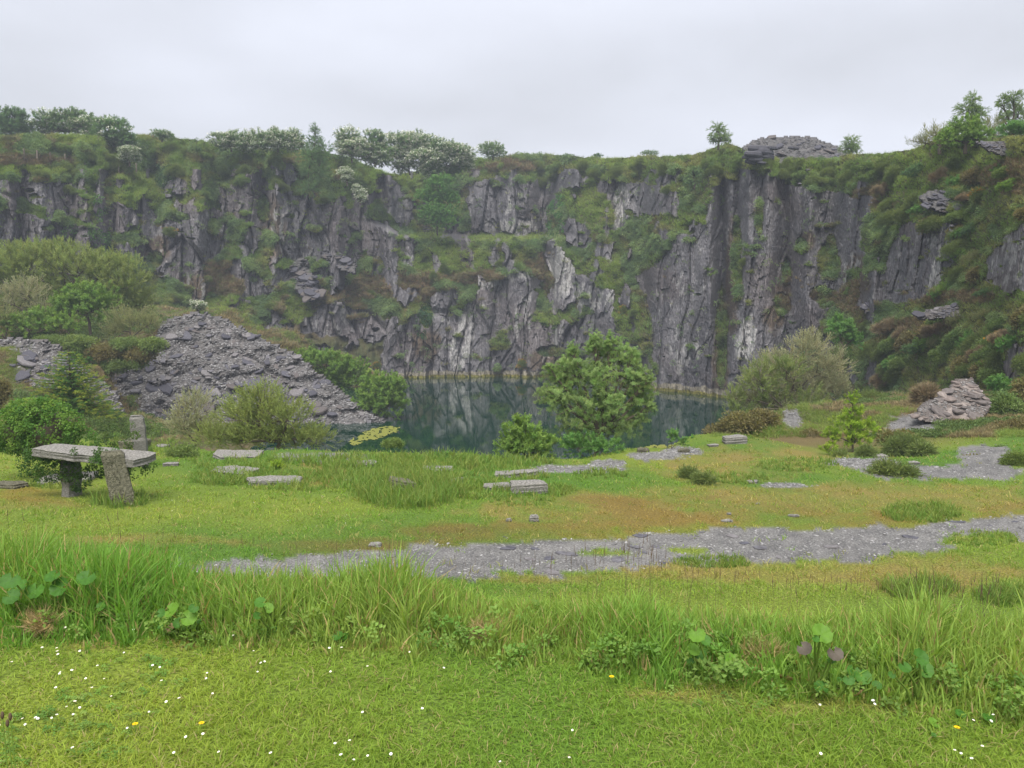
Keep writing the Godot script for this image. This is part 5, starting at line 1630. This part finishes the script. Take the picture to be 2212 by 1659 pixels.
	# right bank
	tree("willow_bush", "big pale olive willow on the right bank under the cliff", "bush", "", [1715, 895], 36, [[1745, 752, 52, 46], [1690, 795, 66, 52], [1790, 795, 48, 50], [1640, 830, 54, 50], [1730, 840, 80, 52], [1800, 845, 40, 44], [1620, 870, 46, 40], [1690, 880, 80, 34]], "silver", 2.2, 0.08, flower, 0.0, 18, 0.95)
	tree("leafy_bush", "greener willow half hidden at base of the pale olive one", "bush", "", [1690, 905], 34.5, [[1660, 870, 60, 40], [1740, 870, 60, 36], [1600, 890, 46, 34], [1640, 820, 50, 50], [1700, 800, 50, 40], [1590, 860, 30, 40]], "willow", 1.0, 0.06, flower, 0.0, 19, 0.9)
	tree("leafy_bush", "bright green bush peeping above the big olive willow", "bush", "", [1820, 760], 48, [[1818, 712, 36, 30], [1840, 735, 26, 26]], "green", 1.8, 0.06, flower, 0.0, 20)
	tree("bramble", "dark bramble thicket hanging on the bank right of pond", "bramble", "", [1580, 965], 26, [[1600, 915, 50, 26], [1555, 940, 44, 24], [1645, 905, 36, 20]], "bronze", 1.8, 0.0, flower, 0.0, 21)
	tree("beech_sapling", "narrow bright yellow-green young tree on the right", "tree", "", [1842, 985], 22.5, [[1842, 868, 16, 22], [1846, 895, 24, 22], [1830, 920, 36, 26], [1868, 925, 34, 28], [1850, 950, 44, 26], [1800, 945, 26, 24]], "lime", 0.9, 0.035, flower, 0.0, 22, 0.9)
	tree("beech_sapling", "tiny yellow-green sapling left of the narrow young tree", "sapling", "", [1792, 1000], 21, [[1790, 975, 22, 24]], "lime", 0.7, 0.012, flower, 0.0, 23, 0.7)
	var shrubs := [
		[1960, 960, 48, 24, 21.0, "gorse", "dark gorse bush below the rubble, right of young tree"], [1995, 975, 26, 22, 20.0, "gorse", "small dark gorse at right end of the gorse clump"], [1915, 1018, 36, 24, 15.8, "gorse", "round gorse bush alone on the right gravel patch"], [1958, 1022, 18, 14, 15.6, "gorse", "small gorse touching right side of the round one"],
		[1870, 975, 18, 10, 20.0, "gorse", "small dark gorse tuft under the yellow-green tree"], [1815, 983, 12, 7, 19.0, "gorse", "tiny round gorse tuft on turf beneath the tree"], [2000, 848, 34, 26, 29.0, "dead", "dead brown bramble mound left of the rubble"], [1940, 945, 40, 14, 22.0, "bronze", "bronze heath growing against the dark gorse clump"],
		[2110, 945, 50, 26, 24.0, "bramble", "green bramble bank right of the rubble foot"], [2190, 935, 50, 32, 23.0, "bronze", "brown-green shrub at the right edge above gravel"], [2050, 950, 22, 22, 23.5, "dead", "brown dead heather clump below the rubble"], [2100, 1002, 30, 18, 18.0, "bronze", "low olive bush on right gravel slope"],
		[2195, 1000, 34, 24, 16.5, "broom", "grey-green bush at right edge beside the path"], [1785, 895, 30, 18, 30.5, "gorse", "dark gorse on bank crest behind the young tree"], [1905, 905, 30, 16, 30.0, "bronze", "brown-green bush left of the rubble"], [1740, 885, 22, 10, 31.0, "bramble", "low bramble at top of the bank track"],
		[1750, 940, 26, 10, 25.0, "bronze", "low dry shrub on the mound beside the track"], [1490, 1022, 16, 7, 15.4, "gorse", "low dark gorse scrap on turf right of centre"], [1520, 1035, 22, 6, 14.7, "gorse", "flat gorse scrap in green turf right of centre"], [2160, 975, 20, 12, 20.0, "bramble", "small bramble on gravel at the right"],
		[850, 955, 24, 8, 19.0, "bramble", "tiny bush on plateau lip left of pond view"], [955, 985, 14, 9, 18.0, "green", "small leafy shoot on the lip before the pond"], [395, 975, 40, 12, 18.5, "bramble", "bright weeds right of the stone table"], [2170, 880, 40, 34, 26.0, "bramble", "green scrub between the rubble and the right edge"], [2215, 850, 34, 34, 27.0, "bronze", "olive scrub at right edge above the bramble bank"], [1950, 880, 30, 20, 31.0, "bramble", "low green scrub at left foot of the rubble"], [2160, 830, 30, 22, 30.0, "green", "leafy scrub above right side of the rubble"], [1885, 865, 36, 22, 33.0, "gorse", "dark gorse bank behind the young yellow-green tree"], [600, 1005, 16, 10, 16.5, "lime", "pale fern tuft among the slabs"]]
	var k := 0
	for e in shrubs:
		k += 1
		tree("gorse_bush" if e[5] == "gorse" else "shrub", e[6], "bush", "", [e[0], e[1] + e[3]], e[4], [[e[0], e[1], e[2], e[3]], [e[0] + e[2] * 0.4, e[1] + e[3] * 0.35, e[2] * 0.6, e[3] * 0.6], [e[0] - e[2] * 0.45, e[1] + e[3] * 0.3, e[2] * 0.55, e[3] * 0.65]], e[5], 1.5, 0.0, flower, 0.0, 200 + k, 0.75 if e[4] < 22 else 1.0)
	# the right hillside
	rng.seed = 3
	var hill := []
	for i in 74:
		var hx := rf(1870, 2240)
		hill.append([hx, rf(maxf(650.0, 690.0 - (hx - 1870.0) * 0.05), 880), rf(24, 46), rf(16, 28), rng.randi() % 10])
	for i in 46:
		hill.append([rf(1900, 2240), rf(350, 640), rf(18, 38), rf(12, 22), rng.randi() % 10])
	for e in hill:
		if crock[maxi(cliff_cell(e[0], e[1]), 0)] > 0.5: continue
		if e[0] > 1960 and e[0] < 2150 and e[1] > 800: continue
		var p := on_cliff(e[0], e[1])
		tree("hillside_bush", "dark scrub bush on the steep right hillside", "bush", "scrub bushes on the right hillside", [e[0], e[1] + e[3]], -p.z - 0.2, [[e[0], e[1], e[2] * 0.65, e[3] * 0.8], [e[0] + e[2] * 0.55, e[1] + e[3] * 0.35, e[2] * 0.5, e[3] * 0.55], [e[0] - e[2] * 0.6, e[1] + e[3] * 0.3, e[2] * 0.45, e[3] * 0.6]], ["gorse", "bramble", "fresh", "bronze", "gorse", "sallow", "bramble", "dead", "green", "dark"][e[4]], 1.7, 0.0, flower, 0.0, 300, 1.7)
	# gorse and thorn on the cliff
	rng.seed = 4
	var crag := []
	for i in 90:
		crag.append([rf(20, 1880), rf(330, 780), rf(9, 20), rf(7, 13)])
	for i in 44:
		var cx := rf(1150, 1950)
		crag.append([cx, table(ridge, cx) + rf(12, 60), rf(14, 30), rf(9, 18)])
	for i in 30:
		var cx := rf(0, 720)
		crag.append([cx, table(ridge, cx) + rf(20, 90), rf(14, 26), rf(9, 16)])
	for e in crag:
		if e[1] < table(ridge, e[0]) + 8 or (e[0] < 340 and e[1] > 500) or (e[0] < 800 and e[1] > 680): continue
		var o := cliff_cell(e[0], e[1])
		if o < 0 or crock[o] > 0.5 and rng.randf() < 0.85: continue
		tree("cliff_bush", "dark gorse bush rooted in the quarry cliff", "bush", "gorse bushes on the quarry cliff", [e[0], e[1] + e[3]], cd[o] - 0.4, [[e[0], e[1], e[2] * 0.6, e[3] * 0.8], [e[0] + rf(-1, 1) * e[2] * 0.8, e[1] + rf(0.0, 0.6) * e[3], e[2] * 0.5, e[3] * 0.5], [e[0] + rf(-1, 1) * e[2] * 0.9, e[1] + rf(0.0, 0.7) * e[3], e[2] * 0.45, e[3] * 0.5]], "gorse" if rng.randf() < 0.6 else "bramble", 1.7, 0.0, flower, 0.0, 500, 3.0)
	# gorse in flower
	k = 0
	for e in [[1130, 785, 12, 10, "orange flowering gorse low on the wall above the pond"], [1352, 672, 12, 16, "rust-orange gorse at left foot of the tall cliff"], [815, 790, 8, 10, "orange flowering gorse above the bush by the heap"], [2120, 420, 22, 13, "orange flowering gorse high on the right hillside"], [2165, 735, 26, 14, "orange flowering gorse on right hillside near the crag"], [368, 500, 14, 10, "rusty gorse on the left rock face"]]:
		k += 1
		var o := cliff_cell(e[0], e[1])
		tree("flowering_gorse", e[4], "bush", "", [e[0], e[1] + e[3]], cd[maxi(o, 0)] - 0.5, [[e[0], e[1], e[2], e[3]]], "gorse", 1.7, 0.0, lin(0.42, 0.22, 0.03), 0.55 if k < 6 else 0.25, 600 + k, 1.4 if k == 4 or k == 5 else 2.6)
	# trees along the skyline and on the slopes, left to right
	var far := [
		["skyline_tree", "leftmost dark tree on the skyline", [25, 292], 96, [[25, 255, 34, 26], [45, 275, 26, 18], [0, 268, 30, 22]], "dark", 0.0],
		["skyline_tree", "wide open-branched tree on the left skyline", [140, 294], 97, [[120, 262, 44, 22], [165, 258, 38, 22], [90, 275, 26, 16], [190, 272, 24, 18]], "thorn", 0.12],
		["skyline_tree", "dense rounded dark tree sitting below the left skyline", [245, 325], 96, [[240, 278, 40, 28], [222, 300, 26, 18], [262, 300, 34, 20]], "dark", 0.04],
		["skyline_tree", "small pale bush alone on left skyline", [350, 300], 99, [[350, 290, 24, 10]], "thorn", 0.1],
		["hawthorn", "long low whitening hawthorn at left end of the skyline row", [500, 322], 102, [[480, 302, 28, 16], [520, 303, 34, 18], [560, 303, 34, 18]], "thorn", 0.32],
		["hawthorn", "whitening hawthorn with a tall shoot beside the larch", [600, 322], 102, [[600, 300, 28, 18], [592, 284, 8, 10], [632, 302, 24, 20]], "thorn", 0.3],
		["larch", "feathery larch drooping over the cliff edge", [680, 345], 101, [[680, 285, 14, 20], [678, 310, 30, 20], [672, 340, 42, 26], [682, 375, 40, 30], [668, 408, 30, 22], [695, 330, 26, 30]], "larch", 0.0],
		["hawthorn", "open white-flecked hawthorn right of the larch", [760, 345], 108, [[752, 300, 26, 22], [775, 318, 24, 20], [740, 318, 18, 16]], "thorn", 0.35],
		["hawthorn", "tall greyer hawthorn between two white-flowered ones", [810, 355], 109, [[812, 305, 24, 24], [820, 330, 26, 22], [796, 330, 20, 20]], "thorn", 0.15],
		["hawthorn", "largest white-flowered hawthorn on the skyline", [885, 372], 112, [[870, 310, 38, 22], [905, 315, 42, 26], [860, 340, 30, 24], [920, 345, 40, 24]], "thorn", 0.4],
		["hawthorn", "spreading white hawthorn at right of the largest one", [965, 368], 113, [[955, 325, 36, 24], [990, 332, 34, 20], [1000, 348, 24, 14]], "thorn", 0.38],
		["skyline_tree", "pale rounded bush closing the hawthorn row", [1065, 340], 114, [[1062, 322, 30, 14]], "thorn", 0.12],
		["ash_tree", "tall green tree in the recess above the bench", [945, 502], 109, [[950, 400, 34, 28], [925, 430, 32, 28], [970, 435, 32, 30], [940, 465, 44, 26], [960, 480, 36, 18]], "green", 0.0],
		["leafy_bush", "dark bush above the tree in the recess", [975, 392], 114, [[975, 372, 28, 16]], "dark", 0.0],
		["hawthorn", "small white flowering thorn on the left slope", [280, 352], 92, [[278, 325, 20, 9], [270, 340, 14, 9], [290, 338, 14, 8]], "thorn", 0.85],
		["hawthorn", "upper of two small white thorns left of the recess", [750, 395], 100, [[746, 376, 14, 13]], "thorn", 0.8],
		["hawthorn", "lower of two small white thorns left of the recess", [778, 435], 98, [[770, 408, 9, 9], [778, 420, 12, 12]], "thorn", 0.85],
		["hawthorn", "tiny white thorn on top of the slate heap", [428, 672], 62, [[428, 660, 16, 10]], "thorn", 0.6],
		["skyline_tree", "slim pale tree left of the cliff-top tip", [1552, 314], 78, [[1552, 282, 18, 18], [1540, 298, 12, 10], [1566, 294, 14, 12]], "birch", 0.0],
		["skyline_tree", "small pale tree at right end of cliff-top tip", [1838, 336], 76, [[1838, 306, 18, 14], [1836, 320, 22, 14]], "birch", 0.0],
		["birch", "left of two tall drooping birches on right skyline", [2096, 290], 52, [[2102, 218, 18, 20], [2090, 240, 26, 24], [2112, 250, 24, 24], [2098, 270, 26, 20]], "birch", 0.0],
		["birch", "right birch, cut by the frame edge", [2185, 300], 50, [[2165, 225, 16, 24], [2190, 215, 20, 20], [2200, 250, 30, 30], [2168, 258, 16, 20]], "birch", 0.0],
		["leafy_bush", "olive bush at left of the right skyline group", [2030, 320], 51, [[2025, 292, 44, 24], [1990, 308, 30, 18], [2050, 300, 36, 22]], "sallow", 0.0],
		["leafy_bush", "light green bush under the left birch", [2085, 318], 49, [[2080, 282, 46, 30], [2110, 298, 40, 24], [2050, 300, 34, 22]], "fresh", 0.0],
		["leafy_bush", "dull bush between the two birches", [2140, 310], 50, [[2140, 282, 34, 28], [2160, 296, 30, 20]], "sallow", 0.0],
		["leafy_bush", "green bush under the right birch", [2195, 310], 47, [[2190, 285, 40, 24], [2215, 290, 30, 26]], "green", 0.0],
		["leafy_bush", "pale green bush on cliff edge left of the tall face", [1500, 400], 82, [[1502, 375, 16, 18], [1490, 395, 14, 14]], "thorn", 0.0],
		["leafy_bush", "small dark skyline bush nearest to the hawthorn row", [1285, 344], 112, [[1290, 338, 12, 7]], "dark", 0.0],
		["leafy_bush", "small skyline bush above the middle of back wall", [1400, 340], 105, [[1404, 332, 24, 6]], "thorn", 0.0]]
	k = 0
	for e in far:
		k += 1
		var big: float = 1.0 if e[4].size() > 1 else 0.75
		if e[0] == "hawthorn" or e[0] == "skyline_tree":
			for q in e[4]: q[2] *= 1.18
			for q in e[4].duplicate(): e[4].append([q[0] + q[2] * 0.2, minf(q[1] + q[3] * 0.9, e[2][1] - 6.0), q[2] * 0.8, q[3] * 0.7])
		tree(e[0], e[1], "bush" if e[0] == "leafy_bush" else "tree", "", e[2], e[3], e[4], e[5], 1.9, 0.12 if e[4].size() > 1 else 0.05, flower, minf(e[6] * 1.5, 0.85), 800 + k, big * (0.75 if e[3] < 60 else 1.0))

func make_details():
	# algae floating against the shore
	var mats := [["floating_algae", "yellow algae mat on pond at toe of the slate heap", [750, 958, 780, 935, 826, 920, 862, 922, 858, 932, 838, 936, 826, 944, 790, 950, 768, 962]], ["floating_algae", "pale yellow algae patch on water right of the tree", [1368, 968, 1400, 962, 1470, 958, 1478, 966, 1440, 974, 1400, 982, 1375, 978]]]
	var k := 0
	for e in mats:
		k += 1
		var pg := poly(e[2])
		var st := SurfaceTool.new()
		st.begin(Mesh.PRIMITIVE_TRIANGLES)
		var bb := box_of(pg)
		var y := bb.position.y
		while y < bb.end.y:
			var x := bb.position.x
			while x < bb.end.x:
				var q := Vector2(x + n_fine.get_noise_2d(x * 5.0, y * 9.0) * 12.0, y + n_fine.get_noise_2d(x * 5.0 + 200.0, y * 9.0) * 4.0)
				if Geometry2D.is_point_in_polygon(q, pg) and n_fine.get_noise_2d(x * 6.0, y * 16.0 + k * 90.0) > -0.3:
					var c := []
					for o in [[0, 0], [3.0, 0], [3.0, 1.2], [0, 1.2]]:
						var r := ray(x + o[0], y + o[1])
						var p := EYE + r * ((POND + 0.015 - EYE.y) / r.y)
						c.append(p)
					for i in [0, 1, 2, 0, 2, 3]:
						st.set_normal(Vector3.UP)
						st.add_vertex(c[i])
				x += 3.0
			y += 1.2
		var m := mesh_in(e[0], st.commit(), M.algae)
		tag(m, e[1], "algae", "", "")
	# a post and wire fence on the left slope
	var o := thing("wire_fence", "faint post and wire fence on the left hillside", "fence", on_cliff(116, 352))
	var box := BoxMesh.new()
	box.size = Vector3(0.12, 1.3, 0.12)
	var prev := Vector3.ZERO
	for e in [[60, 345], [88, 348], [116, 352], [148, 355], [190, 361], [230, 367], [262, 369], [300, 374]]:
		var p := on_cliff(e[0], e[1]) - o.position + Vector3(0, 0.4, 0.6)
		mesh_in("fence_post", box, M.wood, o, Transform3D(Basis.IDENTITY, p))
		if prev != Vector3.ZERO:
			var v := PackedVector3Array()
			var idx := PackedInt32Array()
			for h in [0.5, 0.15]:
				tube_into(v, idx, [prev + Vector3(0, h, 0), (prev + p) * 0.5 + Vector3(0, h - 0.03, 0), p + Vector3(0, h, 0)], 0.012, 0.012)
			mesh_in("wire", tri_mesh(v, PackedColorArray(), idx), M.wood, o)
		prev = p

func _ready():
	var cam := Camera3D.new()
	cam.name = "camera"
	cam.fov = 53.0
	cam.near = 0.05
	cam.far = 2000.0
	cam.position = EYE
	cam.rotation = Vector3(TILT, 0, 0)
	add_child(cam)
	cam.current = true
	var env := Environment.new()
	env.background_mode = Environment.BG_SKY
	env.tonemap_mode = Environment.TONE_MAPPER_LINEAR
	env.tonemap_exposure = 3.1
	env.sdfgi_enabled = true
	env.ssao_enabled = true
	env.ssil_enabled = true
	env.fog_enabled = true
	env.fog_density = 0.001
	env.fog_light_color = Color(0.84, 0.88, 0.95)
	var sm := ProceduralSkyMaterial.new()
	sm.sky_top_color = Color(0.51, 0.52, 0.545)
	sm.sky_horizon_color = Color(0.525, 0.534, 0.556)
	sm.sky_curve = 0.3
	sm.ground_bottom_color = Color(0.25, 0.27, 0.2)
	sm.ground_horizon_color = Color(0.35, 0.37, 0.32)
	sm.sky_cover = cloud_cover()
	sm.sky_cover_modulate = Color(1, 1, 1, 1)
	var sky := Sky.new()
	sky.sky_material = sm
	env.sky = sky
	var we := WorldEnvironment.new()
	we.name = "sky"
	we.environment = env
	add_child(we)
	var sun := DirectionalLight3D.new()
	sun.name = "sun"
	sun.light_energy = 0.5
	sun.light_color = Color(1.0, 0.98, 0.95)
	sun.light_angular_distance = 40.0
	sun.shadow_enabled = true
	sun.rotation_degrees = Vector3(-60, -8, 0)
	add_child(sun)
	n_fine.seed = 1
	n_fine.frequency = 0.012
	n_fine.fractal_octaves = 3
	n_mid.seed = 2
	n_mid.frequency = 0.006
	n_mid.fractal_octaves = 3
	n_big.seed = 3
	n_big.frequency = 0.004
	n_big.fractal_octaves = 2
	for n in [n_fine, n_mid, n_big]: n.noise_type = FastNoiseLite.TYPE_SIMPLEX_SMOOTH
	n_cell.seed = 5
	n_cell.noise_type = FastNoiseLite.TYPE_CELLULAR
	n_cell.frequency = 0.022
	n_cell.cellular_return_type = FastNoiseLite.RETURN_CELL_VALUE
	n_cell.fractal_type = FastNoiseLite.FRACTAL_NONE
	n_slab.seed = 6
	n_slab.noise_type = FastNoiseLite.TYPE_CELLULAR
	n_slab.frequency = 0.07
	n_slab.cellular_return_type = FastNoiseLite.RETURN_CELL_VALUE
	n_slab.fractal_type = FastNoiseLite.FRACTAL_NONE
	n_edge.seed = 5
	n_edge.noise_type = FastNoiseLite.TYPE_CELLULAR
	n_edge.frequency = 0.022
	n_edge.cellular_return_type = FastNoiseLite.RETURN_DISTANCE2_SUB
	n_edge.fractal_type = FastNoiseLite.FRACTAL_NONE
	var t := Time.get_ticks_msec()
	make_materials()
	make_shapes()
	make_ground()
	print("ground ", Time.get_ticks_msec() - t)
	make_cliff()
	print("cliff ", Time.get_ticks_msec() - t)
	make_cover()
	print("cover ", Time.get_ticks_msec() - t)
	make_heaps()
	make_stones()
	print("stones ", Time.get_ticks_msec() - t)
	make_trees()
	make_ivy()
	var total := 0
	for o in find_children("*", "MultiMeshInstance3D", true, false): total += o.multimesh.instance_count
	print("copies ", total, " trees ", Time.get_ticks_msec() - t)
	make_grass()
	make_verge()
	print("grass ", Time.get_ticks_msec() - t)
	make_flowers()
	make_leafy_plants()
	make_details()
	print("all ", Time.get_ticks_msec() - t)

func cloud_cover() -> ImageTexture:
	# a thin uneven layer of cloud, computed on the sphere so that it has no seam
	var n := FastNoiseLite.new()
	n.seed = 12
	n.frequency = 0.9
	n.fractal_octaves = 5
	var im := Image.create(768, 384, false, Image.FORMAT_RGBA8)
	for y in 384:
		var el := PI * (0.5 - (y + 0.5) / 384.0)
		for x in 768:
			var a := TAU * (x + 0.5) / 768.0
			var p := Vector3(cos(a) * cos(el), sin(el) * 3.5, sin(a) * cos(el))
			var w := clampf(0.5 + n.get_noise_3dv(p * 1.6) * 1.1, 0, 1)
			im.set_pixel(x, y, Color(0.9, 0.92, 1.0, w * 0.07))
	return ImageTexture.create_from_image(im)
